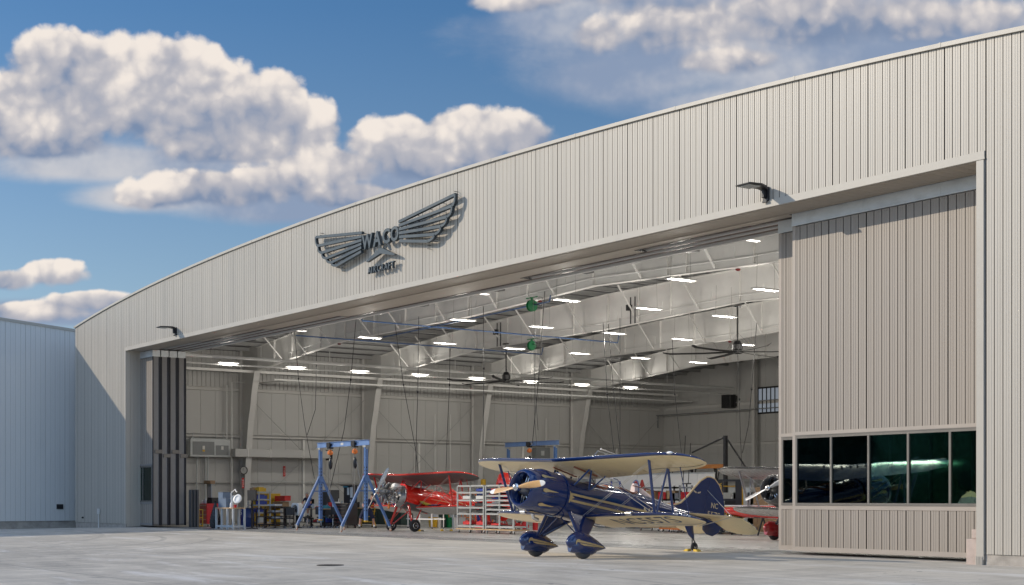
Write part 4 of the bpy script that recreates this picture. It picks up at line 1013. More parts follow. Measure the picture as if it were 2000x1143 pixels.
pb, TB = biplane('biplane', 'navy blue biplane with gold stripes, cream undersides and wooden propeller on the apron', (-32.33, -5.0, gz(-32.3, -5.0)),
    dict(body=BLUE, under=CREAM, strut=BLUE2, belly=BLUE, white_tip=True, tape=TAPE, rest=mat('pale_headrest', (.75, .55, .48), .4)), 8.5, prop_ang=6)
pb['group'] = G3
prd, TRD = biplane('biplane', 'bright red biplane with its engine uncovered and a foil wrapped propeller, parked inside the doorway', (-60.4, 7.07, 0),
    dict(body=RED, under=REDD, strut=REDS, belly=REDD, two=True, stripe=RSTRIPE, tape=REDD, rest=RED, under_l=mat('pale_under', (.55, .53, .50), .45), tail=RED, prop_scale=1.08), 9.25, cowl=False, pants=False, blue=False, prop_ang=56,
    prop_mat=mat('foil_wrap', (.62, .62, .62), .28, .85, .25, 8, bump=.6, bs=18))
prd['group'] = G3
psv, TSV = biplane('biplane', 'silver and deep red biplane half hidden behind the right hand sliding door', (-38.4, 11.1, 0),
    dict(body=SILD, under=SILV, strut=SILS, belly=SILD, two=False, stripe=RSTRIPE, tape=SILD, rest=DRED, cowl=SILD, pant=DRED, tail=DRED, wire=SILS, under_t=SILV), 9.25, cowl=True, pants=True, blue=False, prop_ang=22,
    prop_mat=mat('grey_blade', (.42, .43, .45), .3, .5, .05))
psv['group'] = G3
for c_ in [x for x in psv.children if x.name.startswith('fuselage')]: c_.data.materials[0] = DRED

# cloths draped over the red biplane's lower wing root
for nm, lb, m_, x0_, x1_, y0_, y1_ in (('yellow_cloth', 'crumpled yellow cloth over the red biplane lower wing root', mat('yellow_fabric', (.55, .42, .04), .8, 0, .15, 5), -2.15, -3.3, .55, 1.3), ('blue_cloth', 'folded blue cloth lying on the red biplane lower wing', mat('blue_fabric', (.035, .06, .16), .8, 0, .15, 5), -2.1, -3.2, 1.35, 2.2)):
    mb = MB(); rq = random.Random(9); vs = []; n = 9
    for i in range(n+1):
        for j in range(n+1):
            x = x0_+(x1_-x0_)*i/n; y = y0_+(y1_-y0_)*j/n+.03*math.sin(i*1.7); vs.append(TRD((x, y, wing_z(LW, x, y, True)+.03+.05*rq.random()+(.22*(1-j/n)**2 if nm[0] == 'y' else 0))))
    mb.add(vs, [(i*(n+1)+j, i*(n+1)+j+1, (i+1)*(n+1)+j+1, (i+1)*(n+1)+j) for i in range(n) for j in range(n)]); o_ = mb.build(nm, m_, None, True, ang=80); o_.location = prd.location; o_.rotation_euler = prd.rotation_euler; tag(o_, lb, 'cloth'); so_ = o_.modifiers.new('thick', 'SOLIDIFY'); so_.thickness = .012
# ---------------------------------------------------------------- things inside the hangar
M_blueG = mat('gantry_blue', (.075, .16, .36), .4, 0, .06, 3)
M_orange = mat('hoist_orange', (.75, .20, .04), .4)
M_chain = mat('chain', (.30, .29, .27), .4, .6, 0)
M_cream = mat('rack_cream', (.40, .40, .375), .45, 0, .05, 2)
M_redC = mat('cabinet_red', (.62, .015, .02), .35, 0, .06, 2)
M_yel = mat('cabinet_yellow', (.60, .36, .02), .4, 0, .05, 2)
M_bag = mat('black_plastic', (.014, .015, .018), .25, 0, .1, 9, bump=1.0, bs=9)
M_gbox = mat('blue_grey_box', (.13, .18, .25), .5, 0, .05)
M_lgrey = mat('light_grey_paint', (.48, .50, .50), .45, 0, .05)
M_mgrey = mat('mid_grey_paint', (.20, .21, .215), .5, 0, .06)
M_ply = mat('plywood', (.50, .33, .17), .6, 0, .15, 6)
M_card = mat('cardboard', (.36, .23, .13), .8, 0, .1, 5)
M_bluP = mat('bin_blue', (.02, .05, .30), .4); M_redP = mat('bin_red', (.55, .02, .02), .4); M_paper = mat('paper', (.60, .59, .56), .8, 0, 0)
M_dgreen = mat('bench_green', (.012, .035, .028), .5, 0, .1); M_green = mat('reel_green', (.0, .16, .05), .4)
M_skin = mat('skin', (.52, .27, .19), .5, 0, .04, 8); M_navyC = mat('navy_cloth', (.012, .016, .045), .9, 0, .1, 6); M_hair = mat('grey_hair', (.33, .31, .29), .8, 0, .2, 30); M_hairD = mat('dark_hair', (.03, .02, .015), .7, 0, .2, 30)
M_sock = mat('white_sock', (.75, .75, .73), .9); M_copper = mat('rusty_caster', (.28, .15, .10), .6, .3, .2, 8); M_teal = mat('teal_plastic', (.05, .25, .35), .4)
M_orgR = mat('rack_orange', (.45, .17, .04), .5)
def P(px, py): x, y = gp(px, py); return x, y
def caster(mb, x, y, r=.05, mi=1, mi2=0, z=0):
    mb.lathe([(-.018, r*.5), (-.018, r*.92), (-.01, r), (.01, r), (.018, r*.92), (.018, r*.5)], (x, y, z+r), (0, 1, 0), 12, mi); mb.bx(x-r*.4, x+r*.4, y-.028, y-.021, z+r*.8, z+2.3*r, mi2); mb.bx(x-r*.4, x+r*.4, y+.021, y+.028, z+r*.8, z+2.3*r, mi2)
def casters(t, xs, ys, r=.05, mats=None):
    for x in xs:
        for y in ys: mb = MB(); caster(mb, x, y, r); mb.build('caster', mats or [M_chrome, M_black], t, True)
# ceiling lights
LIGHTS = [(x, 6+4.4*k, z, v) for x, z, n, v in ((-78, 9.5, 8, 1), (-61.7, 9.5, 6, 1), (-53.5, 9.55, 6, 1), (-46, 9.6, 6, 1), (-39.2, 9.6, 6, 1), (-31.5, 9.5, 5, 0), (-23.5, 9.3, 5, 0)) for k in range(n)]
row = {-78: 'in the row beside the left wall', -61.7: 'in the second row from the left wall', -53.5: 'in the third row from the left wall', -46: 'in the fourth row from the left wall', -39.2: 'in the row nearest the right sliding door', -31.5: 'over the aircraft behind the right door', -23.5: 'over the far right bay'}
nth = ['nearest the doorway', 'second from the doorway', 'third from the doorway', 'fourth from the doorway', 'fifth from the doorway', 'sixth from the doorway', 'seventh from the doorway', 'farthest from the doorway']
lt0 = None
LL = bpy.data.lights.new('tube_light', 'POINT'); LL.energy = 170; LL.shadow_soft_size = .18; LL.color = (1, .95, .86)
for i, (x, y, z, v) in enumerate(LIGHTS):
    q_ = bpy.data.objects.new('tube_light', LL); C.objects.link(q_); q_.location = (x, y, z-.35)
    k = int(round((y-6)/4.4)); lab = 'lit twin tube ceiling light %s, %s' % (row[x], nth[k])
    lab = 'twin tube light ' + row[x] + ', ' + nth[k]
    if lt0 is None:
        lt0 = thing('ceiling_light', lab, 'ceiling light', (x, y, z), 0, 'twin tube lights hanging under the roof')
        mb = MB(); mb.bx(-.16, .16, -.62, .62, .05, .08); mb.bx(-.16, -.14, -.62, .62, .02, .05); mb.bx(.14, .16, -.62, .62, .02, .05); mb.bx(-.16, .16, -.65, -.62, .01, .08); mb.bx(-.16, .16, .62, .65, .01, .08); mb.build('housing', M_lampH, lt0)
        for s_ in (-.075, .075): mb = MB(); mb.tube([(s_, -.60, .025), (s_, .60, .025)], .026, 8); mb.build('tube', M_lamp, lt0)
        mb = MB()
        for s_ in (-.5, .5): mb.tube([(0, s_, .09), (0, s_*.9, 1.35)], .008, 4)
        mb.build('hanger', M_chain, lt0)
    else: copy_tree(lt0, (x, y, z), 0, lab)
lt1 = None
for px, py, Y in ((562, 646, 5.2), (586, 647, 5.4), (733, 613, 5.2), (912, 573, 5.2), (941, 575, 5.4), (1150, 524, 5.2), (1432, 467, 5.2), (1468, 471, 5.4)):
    x, z = at(px, py, Y); lab = 'small lit lamp close behind the door tracks, %s' % {562: 'leftmost of all', 586: 'second from the left end', 733: 'alone below the winged sign', 912: 'left one of the middle pair', 941: 'right one of the middle pair', 1150: 'alone right of the middle pair', 1432: 'left one of the right hand pair', 1468: 'right one of the right hand pair'}[px]
    c_ = copy_tree(lt0, (x, Y, z), 0, lab); c_.scale = (.8, .55, 1)
# ceiling fans
def fan(x, y, z, lab, ang):
    t = thing('ceiling_fan', lab, 'ceiling fan', (x, y, z), R(ang), 'large black ceiling fans')
    mb = MB(); mb.tube([(0, 0, .45), (0, 0, 2.15)], .045, 10); mb.bx(-.18, .18, -.12, .12, 2.12, 2.18); mb.build('drop_rod', M_black, t, True)
    mb = MB(); mb.lathe([(-.15, .12), (-.12, .22), (.02, .22), (.03, .17), (.06, .26), (.30, .26), (.34, .20), (.48, .14), (.5, .05)], n=20); mb.build('motor', M_black, t, True)
    for k in range(6):
        a = 2*PI*k/6; mb = MB(); ca, sa = math.cos(a), math.sin(a); L = []
        for r_, w_, dz in ((.2, .09, .0), (.5, .10, .0), (1.6, .095, -.03), (3.3, .085, -.02), (3.62, .06, .05)):
            L.append([(ca*r_-sa*o_, sa*r_+ca*o_, -.05+dz+h_) for o_, h_ in ((-w_, -.035), (0, .01), (w_, .03), (0, -.02))])
        mb.loft(L); mb.build('blade', M_black, t)
        if k % 2 == 0: mb = MB(); mb.tube([(ca*.9, sa*.9, -.04), (0, 0, .9)], .004, 4); mb.build('guy_wire', M_black, t)
    return t
fan(-69.4, 19.8, 8.6, 'black six blade ceiling fan nearer the long left wall', 12)
fan(-50.2, 19.8, 8.75, 'black six blade ceiling fan beside the right sliding door', 40)
# pipes
def pipe(pts, r_, m, name='pipe'):
    mb = MB(); mb.tube(pts, r_, 8); return mb.build(name, m, HG, True)
pipe([(-78, 2.2, 9.85), (-78, 46.9, 9.85)], .10, M_pipeW); pipe([(-78, 2.2, 9.42), (-78, 46.9, 9.42)], .045, M_pipeW); pipe([(-82.5, 11.2, 9.1), (-82.5, 46.9, 9.1)], .06, M_pipeW)
for i in range(9):
    y = 3.5+i*4.6; pipe([(-78, y, 9.9), (-78, y, 10.6)], .02, M_pipeW, 'pipe_hanger'); mb = MB(); mb.lathe([(-.14, .115), (.14, .115)], (-78, y+2, 9.85), (0,1,0), 12); mb.build('pipe_coupling', M_pipeW, HG)
pipe([(-62.5, 6, 11.0), (-62.5, 6.05, 10.45), (-62.5, 22.6, 10.4), (-62.5, 22.7, 10.9)], .035, M_pipeB); pipe([(-68.7, 5.6, 10.25), (-68.7, 21.9, 10.2), (-68.7, 22, 10.6)], .035, M_pipeB); pipe([(-68.7, 10.1, 10.3), (-60, 10.1, 10.45), (-52.5, 10.1, 10.62), (-52.4, 10.1, 10.9)], .035, M_pipeB)
pipe([(xl+.6, 9.9, .3), (xl+.6, 9.9, 9.1), (xl+.8, 12, 9.15), (xl+4, 12.2, 9.1)], .05, M_pipeW); pipe([(xl+.5, 9.6, 4.9), (xl+.5, 9.6, 8.9)], .04, M_pipeW)
for y in (25.6, 26.9, 35.5): pipe([(xl+.35, y, .1), (xl+.35, y, 7.6)], .035, M_pipeW)
pipe([(xl+.15, 12, 2.7), (xl+.15, 46, 2.7)], .02, M_lgrey); pipe([(xl+.15, 16, 3.3), (xl+.15, 25, 3.3)], .015, M_lgrey)
x0, z0 = at(1243, 815, 46.8); x1, z1 = at(1500, 806, 46.8); pipe([(x0, 46.8, 3), (x0, 46.8, z0), (x1+12, 46.8, z0)], .04, M_mgrey)
for px in (1256, 1285): x0, z0 = at(px, 836, 46.7); pipe([(x0, 46.7, z0), (x0, 46.7, z0+.95)], .05, M_mgrey)
# conduits along the girders
for y in FY[1:4]:
    pts = [(x, y-.3, gbot(x)+.28) for x in gx[2:]]; pipe(pts, .022, M_pipeW, 'conduit')
    for i in range(14): x = -77+i*3.6; pipe([(x, y-.3, gbot(x)+.26), (x, y-.3, gbot(x)+.75)], .016, M_pipeW, 'conduit_hanger')
for x, y in ((-57.5, 19.6), (-69.6, 19.6)):
    mb = MB(); mb.tube([(x-.15, y-.2, gbot(x)-.1), (x-.15, y-.2, gbot(x)+1.3)], .035, 6); mb.tube([(x+.2, y-.2, gbot(x)-.1), (x+.2, y-.2, gbot(x)+1.3)], .035, 6); mb.bx(x-.3, x-.02, y-.4, y-.2, gbot(x)+.6, gbot(x)+.9); mb.build('cable_riser', M_black, HG)
for x, y in ((-73.2, 10.7), (-54, 10.7), (-41, 10.7), (-60, 28.9)):
    mb = MB(); mb.lathe([(-.08, .04), (-.05, .10), (0, .10), (.02, .03)], (x, y, gbot(x)-.1), n=10); e_ = mb.build('exit_beacon', mat('dark_red', (.15, .01, .01), .5), HG, True)
# wall unit and duct
mb = MB(); mb.bx(xl+.1, xl+.75, 7.0, 9.7, 4.25, 5.35)
hv = thing('heater_unit', 'grey wall mounted electrical heater unit with two warning labelled doors', 'heater unit'); mb.build('case', M_lgrey, hv, bevel=.02)
for y0, y1, z0, z1 in ((7.15, 8.62, 4.38, 5.22), (8.72, 9.6, 4.38, 5.0)):
    mb = MB(); mb.bx(xl+.75, xl+.78, y0, y1, z0, z1); d_ = mb.build('door', M_mgrey, hv, bevel=.01)
    mb = MB(); yc = (y0+y1)/2; mb.bx(xl+.781, xl+.786, yc-.08, yc+.08, 4.72, 4.95, 0); mb.build('warning_label', [M_paper, M_yel], d_)
mb = MB(); mb.bx(xl+.781, xl+.786, 7.8, 7.96, 4.58, 4.69); mb.build('warning_label', M_yel, hv)
mb = MB(); mb.bx(xl+.2, xl+.6, 7.1, 9.5, 5.36, 5.42)
for y in (7.3, 8.9, 9.4): mb.tube([(xl+.4, y, 5.35), (xl+.4, y, 5.75)], .03, 6)
for y in (7.6, 8.2, 8.35): mb.tube([(xl+.4, y, 4.25), (xl+.35, y, 3.3), (xl+.35, y, .2)], .05, 6)
mb.build('conduits', M_lgrey, hv)
dc = thing('air_duct', 'long pale rectangular air duct on the left wall with black end louvre', 'air duct')
mb = MB(); mb.bx(xl+.85, xl+1.45, 9.75, 16.6, 4.28, 4.78); mb.build('duct', M_liner, dc)
mb = MB()
for y in (10.6, 12.2, 14.6): mb = MB(); mb.bx(xl+.82, xl+1.48, y, y+.05, 4.25, 4.81); mb.build('duct_flange', M_steel, dc)
mb = MB()
for i in range(6): mb.bx(xl+.83, xl+1.5, 16.62, 16.72, 4.2+i*.1, 4.26+i*.1)
mb.bx(xl+.83, xl+.87, 16.6, 16.75, 4.15, 4.85); mb.bx(xl+1.46, xl+1.5, 16.6, 16.75, 4.15, 4.85); mb.bx(xl+.87, xl+1.46, 16.605, 16.615, 4.15, 4.85); mb.build('louvre', M_black, dc)
ck = thing('wall_clock', 'round white clock with black rim on the first left column', 'clock', (xl+1.02, 10.55, 3.42))
mb = MB(); mb.lathe([(-.03, .26), (.03, .27), (.04, .24), (.02, .225)], (0,0,0), (.55,-.83,0), 24); mb.build('rim', M_black, ck, True)
mb = MB(); mb.lathe([(.030, .225), (.046, .224)], (0,0,0), (.55,-.83,0), 24); fc = mb.build('dial', M_paper, ck)
mb = MB(); a_ = Vector((.55,-.83,0)).normalized()*.05; b_ = a_.cross(Vector((0,0,1))).normalized(); mb.bar(a_, a_+Vector((0,0,.15)), .012, .004); mb.bar(a_, a_+b_*.1+Vector((0,0,.04)), .016, .004); mb.build('hands', M_black, ck)
for (px, py, Y, l_) in ((492, 943, 10.5, 'narrow red fire extinguisher sign on the first left column'), (563, 918, 13.9, 'narrow red fire extinguisher sign on the left wall panel')):
    x = xl+1.0 if Y < 11 else xl+.1; z = CH+(HZ-py)/31; s_ = thing('fire_sign', l_, 'sign', (x, Y, z), 0, 'red fire signs'); mb = MB(); mb.bx(-.02, .0, -.08, .08, -.34, .34); mb.build('board', M_redP, s_)
    mb = MB(); put_text(mb, 'FIRE', lambda v: (.004, -v[1], v[0]), fit=(.5, .09)); mb.build('lettering', M_paper, s_, fix=False)
# rear wall window and black speaker, side window
x0, z0 = at(1481, 806, YB+.3); x1, z1 = at(1481, 760, YB+.3)
wn = thing('wall_window', 'grid paned window high on the rear wall beside the sliding door', 'window', (x0, YB+.30, z0)); hh = z1-z0
mb = MB(); mb.bx(-.12, 5.2, -.05, .05, -.12, 0); mb.bx(-.12, 5.2, -.05, .05, hh, hh+.12); mb.bx(-.12, 0, -.05, .05, 0, hh); mb.bx(5.08, 5.2, -.05, .05, 0, hh); 
for i in range(1, 12): mb.bx(i*.42-.018, i*.42+.018, -.045, .04, 0, hh)
mb.bx(0, 5.08, -.044, .04, hh/2-.02, hh/2+.02); mb.build('frame', M_black, wn)
mb = MB(); mb.bx(0, 5.08, .045, .05, 0, hh); mb.build('pane', mat('daylight_pane', (.25, .28, .3), .2, 0, .2, 1, emit=((.75, .85, 1), .20)), wn)
x0, z0 = at(1417, 798, YB+.1); sp = thing('wall_speaker', 'black box loudspeaker mounted high on the rear wall', 'loudspeaker', (x0, YB-.05, z0)); mb = MB(); mb.bx(0, .95, -.3, .3, 0, 1.0); mb.build('cabinet', M_black, sp, bevel=.03); mb = MB(); mb.lathe([(0, .34), (.02, .34), (.02, .3), (.005, .1)], (.48, -.3, .45), (0,-1,0), 20); mb.build('cone', M_engineD, sp); mb = MB(); mb.bx(.95, 1.05, .1, .3, .1, .9); mb.build('bracket', M_black, sp)
# hose reels
for i, (x, y, z, l_) in enumerate(((-53.7, 10.0, 10.55, 'green hose reel under the first girder, larger in view'), (-66.6, 19.6, 10.4, 'green hose reel deeper inside, hung below the second girder'))):
    t = thing('hose_reel', l_, 'hose reel', (x, y, z), 0, 'green hose reels'); t.scale = (.85,)*3
    mb = MB()
    for s_ in (-.10, .07): mb.lathe([(s_, .05), (s_, .32), (s_+.03, .32), (s_+.03, .05)], (0,0,0), (1,0,0), 20)
    mb.lathe([(-.08, .2), (.08, .2)], (0,0,0), (1,0,0), 16); mb.build('drum', M_green, t, True)
    mb = MB(); mb.bx(-.03, .03, -.06, .06, .0, .42); mb.bx(-.5, .5, -.03, .03, .42, .47); mb.build('bracket', M_green, t)
    mb = MB(); mb.tube([(0, .2, -.1), (0, .22, -1.2), (.05, .2, -4.6), (.3, .2, -6.8)], .014, 5); mb.tube([(.1, 0, .1), (.9, 0, -.1), (.95, 0, .35), (.6, 0, .4)], .02, 5); mb.build('hose', M_black, t)
# hanging cords
CORDS = [((575, 652), (583, 740), (595, 830), (614, 935), 9), ((696, 630), (685, 742), (672, 840), (643, 962), 9), ((771, 652), (788, 752), (812, 880), (818, 930), 9.8), ((818, 641), (816, 766), (813, 860), (812, 930), 9.8), ((879, 700), (878, 752), (873, 860), (871, 925), 18), ((944, 622), (945, 720), (944, 820), (943, 905), 9.8), ((1064, 595), (1052, 740), (1046, 800), (1040, 866), 9.8), ((1178, 655), (1186, 770), (1197, 865), (1203, 905), 14), ((1188, 658), (1198, 760), (1210, 870), (1213, 905), 14), ((1211, 645), (1211, 760), (1211, 880), (1211, 905), 17), ((1313, 682), (1318, 770), (1325, 830), (1331, 885), 27), ((1478, 655), (1468, 760), (1462, 830), (1450, 885), 20), ((1440, 690), (1444, 780), (1446, 850), (1449, 910), 22), ((618, 640), (618, 715), (616, 800), (600, 850), 12)]
where = ['falling to the left foot of the front gantry crane', 'crossing behind the beam of the front gantry crane', 'slanting down to the red upper wing', 'straight, just left of the middle of the red wing', 'ending at the right part of the red wing', 'ending over the left tip of the blue upper wing', 'falling from the green hose reel to the rear gantry', 'left of the pair slanting behind the blue wing', 'right of the pair slanting behind the blue wing', 'straight, right of the slanting pair', 'thin, toward the tall black jib from the left', 'slanting back left above the silver aircraft', 'straight, left of the silver aircraft wing', 'short, between two wall columns at the left']
for i, cdn in enumerate(CORDS):
    Y = cdn[4]; mb = MB(); L = []
    for px, py in cdn[:4]: x, z = at(px, py, Y); L.append((x, Y, z))
    L[0] = (L[0][0], Y, min(L[0][2]+.6, 11.5)); mb.tube(L, .018, 5); o_ = mb.build('hanging_cord', M_black); q = MB(); p_ = L[1]; q.ell(p_, (.05, .05, .07), 8, 6); q.build('cord_stop', M_black, o_)
    tag(o_, 'thin black ceiling cord ' + where[i], 'cord', 'black cords hanging from the roof')
# wall lamps outside
def wall_lamp(x, z, lab):
    t = thing('wall_lamp', lab, 'wall lamp', (x, 0, z), 0, 'dark arm lamps on the facade')
    mb = MB(); mb.bx(-.10, .10, -.075, -.005, -.28, .12); mb.bx(-.05, .05, -.19, -.075, -.2, .05); mb.bx(-.09, .09, -.12, -.075, -.33, -.27); mb.build('mounting_plate', M_black, t, bevel=.012)
    mb = MB(); L = []
    for y, z_, w_, h_ in ((-.07, .02, .10, .10), (-.14, .08, .13, .10), (-.26, .105, .16, .08), (-.42, .11, .24, .06), (-.50, .105, .28, .05), (-.97, .085, .28, .045), (-1.01, .08, .26, .02)): L.append([(-w_, y, z_-h_/2), (w_, y, z_-h_/2), (w_, y, z_+h_/2), (-w_, y, z_+h_/2)])
    mb.loft(L); hd = mb.build('lamp_head', M_black, t, bevel=.01)
    mb = MB(); mb.bx(-.22, .22, -.93, -.50, .045, .06)
    for i in range(5):
        for j in range(6): mb.ell((-.17+i*.085, -.89+j*.07, .044), (.03, .03, .012), 8, 4)
    mb.build('lens', mat('led_lens', (.45, .45, .42), .25, 0, 0), hd)
    return t
wall_lamp(-29.05, 10.36, 'dark flat headed lamp on an arm above the right sliding door'); wall_lamp(-71.35, 10.42, 'dark flat headed lamp on an arm near the left end of the opening')
# winged sign
sg_ = thing('winged_sign', 'dark metal wings and raised letters mounted on the beige facade', 'sign', (-50.07, -.02, 0))
def bars_wing(s):
    zi = [12.50, 12.35, 12.20, 12.05, 11.90, 11.74]; xo = [5.42, 5.22, 4.87, 4.46, 4.02, 3.55]; zo = [12.90, 12.50, 12.15, 11.86, 11.62, 11.43]
    y0, y1 = -.30, -.17
    for k in range(6):
        f = MB(); a = (s*(1.44+.012*k), 0, zi[k]); b = (s*xo[k], 0, zo[k]); f.bar((a[0], (y0+y1)/2, a[2]), (b[0], (y0+y1)/2, b[2]), .13, .11, up=(0,0,1))
        if k < 5:     # scalloped outer end joining the next feather
            c = (s*(xo[k+1]), zo[k+1]); L = []
            for q in range(7):
                u = q/6; bx_ = b[0]*(1-u)**2+2*u*(1-u)*(s*(xo[k]+.02))+c[0]*u*u; bz_ = b[2]*(1-u)**2+2*u*(1-u)*(zo[k+1]+.04)+c[1]*u*u; L.append((bx_, bz_))
            for p, q in zip(L, L[1:]): f.bar((p[0], (y0+y1)/2, p[1]), (q[0], (y0+y1)/2, q[1]), .125, .10, up=(0,0,1))
        f.build('feather', M_sign, sg_)
        r_ = MB()
        for q in range(2+int(xo[k])): xx = 1.6+q*.9; r_.tube([(s*min(xx, xo[k]-.2), y1, zi[k]+(zo[k]-zi[k])*(xx-1.44)/(xo[k]-1.44)), (s*min(xx, xo[k]-.2), 0.01, zi[k]+(zo[k]-zi[k])*(xx-1.44)/(xo[k]-1.44))], .012, 4)
        r_.build('standoff', M_black, sg_)
bars_wing(1); bars_wing(-1)
for ch, xc, wq in (('W', -1.0, .86), ('A', -.22, .62), ('C', .50, .58), ('O', 1.14, .62)):
    mb = MB(); put_text(mb, ch, lambda v: (xc+v[0], -.235-v[2], 12.08+v[1]), fit=(wq, .60), bold=.03, extrude=.07); mb.build('letter', M_sign, sg_)
for i, ch in enumerate('AIRCRAFT'):
    xc = [-.93,-.74,-.50,-.20,.10,.38,.64,.88][i]; wq = [.26,.07,.22,.22,.22,.26,.19,.20][i]
    mb = MB(); put_text(mb, ch, lambda v: (xc+v[0], -.19-v[2], 10.90+.0+v[1]), fit=(wq, .27), bold=.02, extrude=.05); mb.build('letter', M_sign, sg_)
mb = MB(); pl = [(-1.14, 11.27), (-.12, 11.66), (.12, 11.66), (1.14, 11.27), (1.05, 11.24), (.0, 11.45), (-1.05, 11.24)]
mb.prism(pl, lambda p: (p[0], -.28, p[1]), lambda p: (p[0], -.15, p[1])); mb.build('chevron', M_sign, sg_)
# gantry cranes
def gantry(x, y, lab, w_=4.57, h=4.42, mcol=None):
    m = mcol or M_blueG; t = thing('gantry_crane', lab, 'gantry crane', (x, y, 0), 0, 'blue gantry cranes')
    mb = MB(); mb.bx(-w_/2-.32, w_/2+.32, -.06, .06, h, h+.02); mb.bx(-w_/2-.32, w_/2+.32, -.06, .06, h-.24, h-.22); mb.bx(-w_/2-.32, w_/2+.32, -.008, .008, h-.22, h); mb.build('beam', mat('gantry_sunlit_blue', (.16, .27, .50), .4), t)  # lighter blue than the posts: sunlight painted into the beam colour
    mb = MB(); mb.bx(-.18, .08, -.012, -.008, h-.17, h-.05); mb.build('plate', M_paper, t)
    for s in (-1, 1):
        X = s*w_/2; mb = MB(); mb.bx(X-.075, X+.075, -.075, .075, .55, h-.34); po = mb.build('post', m, t)
        mb = MB(); mb.bx(X-.078, X+.078, -.078, .078, .50, .555); mb.build('post_end', M_yel, po)
        mb = MB()
        for i in range(14): mb.bx(X-.03, X+.03, -.080, -.0755, 1.0+i*.16, 1.06+i*.16)
        for i in range(14): mb.bx(X+.0755, X+.080, -.03, .03, 1.0+i*.16, 1.06+i*.16)
        mb.build('pin_holes', M_dark, po)
        mb = MB(); mb.bx(X-.13, X+.13, -.1, .1, h-.34, h-.245); mb.bx(X-.2, X+.2, -.05, .05, h-.30, h-.27); mb.bx(X-.10, X+.10, -.04, .04, h-.42, h-.34); mb.build('clamp', M_cream, t)
        for q in (-1, 1):
            mb = MB(); mb.bar((X, q*.07, 2.66), (X, q*1.33, .27), .11, .11, up=(1, 0, 0)); mb.build('leg', m, t)
            mb = MB(); mb.bx(X-.05, X+.05, q*1.33-.05, q*1.33+.05, .20, .30); caster(mb, X+.03, q*1.36, .095, 1, 0); mb.build('caster', [M_cream, M_copper], t, True)
        mb = MB(); mb.bx(X-.10, X+.10, -.12, .12, 2.45, 2.72); mb.bar((X, -.46, 1.98), (X, .46, 1.98), .09, .06); mb.build('collar', m, t)
    return t
gantry(-62.79, 5.1, 'blue rolling gantry crane in front of the red biplane nose')
gantry(-67.3, 20.1, 'blue gantry crane far inside, mostly hidden behind the blue biplane', h=4.9)
def hoist(x, y, z, lab, L_=2.4, sl=.3):
    t = thing('chain_hoist', lab, 'chain hoist', (x, y, z), 0, 'orange chain hoists on the gantry beams')
    mb = MB(); mb.bx(-.16, .16, -.14, -.08, -.12, .12); mb.bx(-.16, .16, .08, .14, -.12, .12); mb.lathe([(-.07, .07), (.07, .07)], (-.1,0,-.02), (0,1,0), 10); mb.lathe([(-.07, .07), (.07, .07)], (.1,0,-.02), (0,1,0), 10); mb.bx(-.08, .08, -.14, .14, -.20, -.12); mb.tube([(.1,0,.0), (.36,0,.05), (.42,0,-.06)], .015, 5); mb.build('trolley', M_black, t)
    mb = MB(); mb.ell((0, 0, -.38), (.11, .10, .15)); mb.lathe([(-.12, .08), (-.10, .10), (.10, .10), (.12, .08)], (0, 0, -.40), (0, 1, 0), 14); mb.build('hoist_body', M_orange, t, True)
    mb = MB(); mb.ell((.03, 0, -.95), (.12, .1, .30)); mb.build('chain_bag', M_bag, t, True)
    mb = MB(); mb.tube([(-.05,0,-.6), (-.18,0,-1.5), (-.35,.1,-L_), (-.25,.1,-L_-.3), (-.1,.05,-L_+.1), (.0,0,-1.2)], .016, 5); mb.tube([(.05,0,-.6), (sl,.05,-1.6), (sl*2,.1,-L_+.2)], .016, 5); mb.build('chain', M_chain, t)
for px, l_, sl in ((645, 'orange chain hoist at the left of the front gantry beam', -.1), (693, 'orange chain hoist at the right of the front gantry beam', .35)):
    x, z = at(px, 885, 5.1); hoist(x, 5.1, 4.30, l_, sl=sl)
x, z = at(1034, 885, 20.1); hoist(x, 20.1, 4.78, 'orange chain hoist on the rear gantry beam above the blue biplane', 1.4, .1)
# parts racks
def rack(x, y, lab, shelves, w_=2.22, d=.75, h=2.2, items=True, seed=1, base=True, m=None, bays=2, rz=0):
    t = thing('parts_rack', lab, 'shelf rack', (x, y, 0), rz, 'wheeled parts racks'); rnd = random.Random(seed); m = m or M_cream; zb = .22 if base else .02
    for i in range(bays+1):
        for s in (-1, 1): X = -w_/2+.03+(w_-.06)*i/bays; mb = MB(); mb.bx(X-.035, X+.035, s*d/2-.03, s*d/2+.03, zb, h); mb.build('upright', m, t)
    bw = (w_-.06)/bays
    for b in range(bays):
        for k, z in enumerate(shelves):
            X0 = -w_/2+.066+bw*b; mb = MB(); mb.bx(X0, X0+bw-.072, -d/2-.02, d/2+.02, z, z+.075); mb.build('shelf', m, t)
            if items and k < len(shelves)-1: pass
    if base:
        mb = MB(); mb.bx(-w_/2-.04, w_/2+.04, -d/2-.06, d/2+.06, .16, .215); mb.build('base_board', M_ply, t); casters(t, [-w_/2+.06, -.12, w_/2-.06], [-d/2+.04, d/2-.04], .065)
    return t
def item(name, lab, cat, x, y, z, fn, mats, grp=None, rz=0, **k):
    mb = MB(); fn(mb); o = mb.build(name, mats, None, **k); o.location = (x, y, z); o.rotation_euler = (0, 0, rz); return tag(o, lab, cat, grp)
def bxf(w_, d, h, mi=0): return lambda mb: mb.bx(-w_/2, w_/2, -d/2, d/2, 0, h, mi)
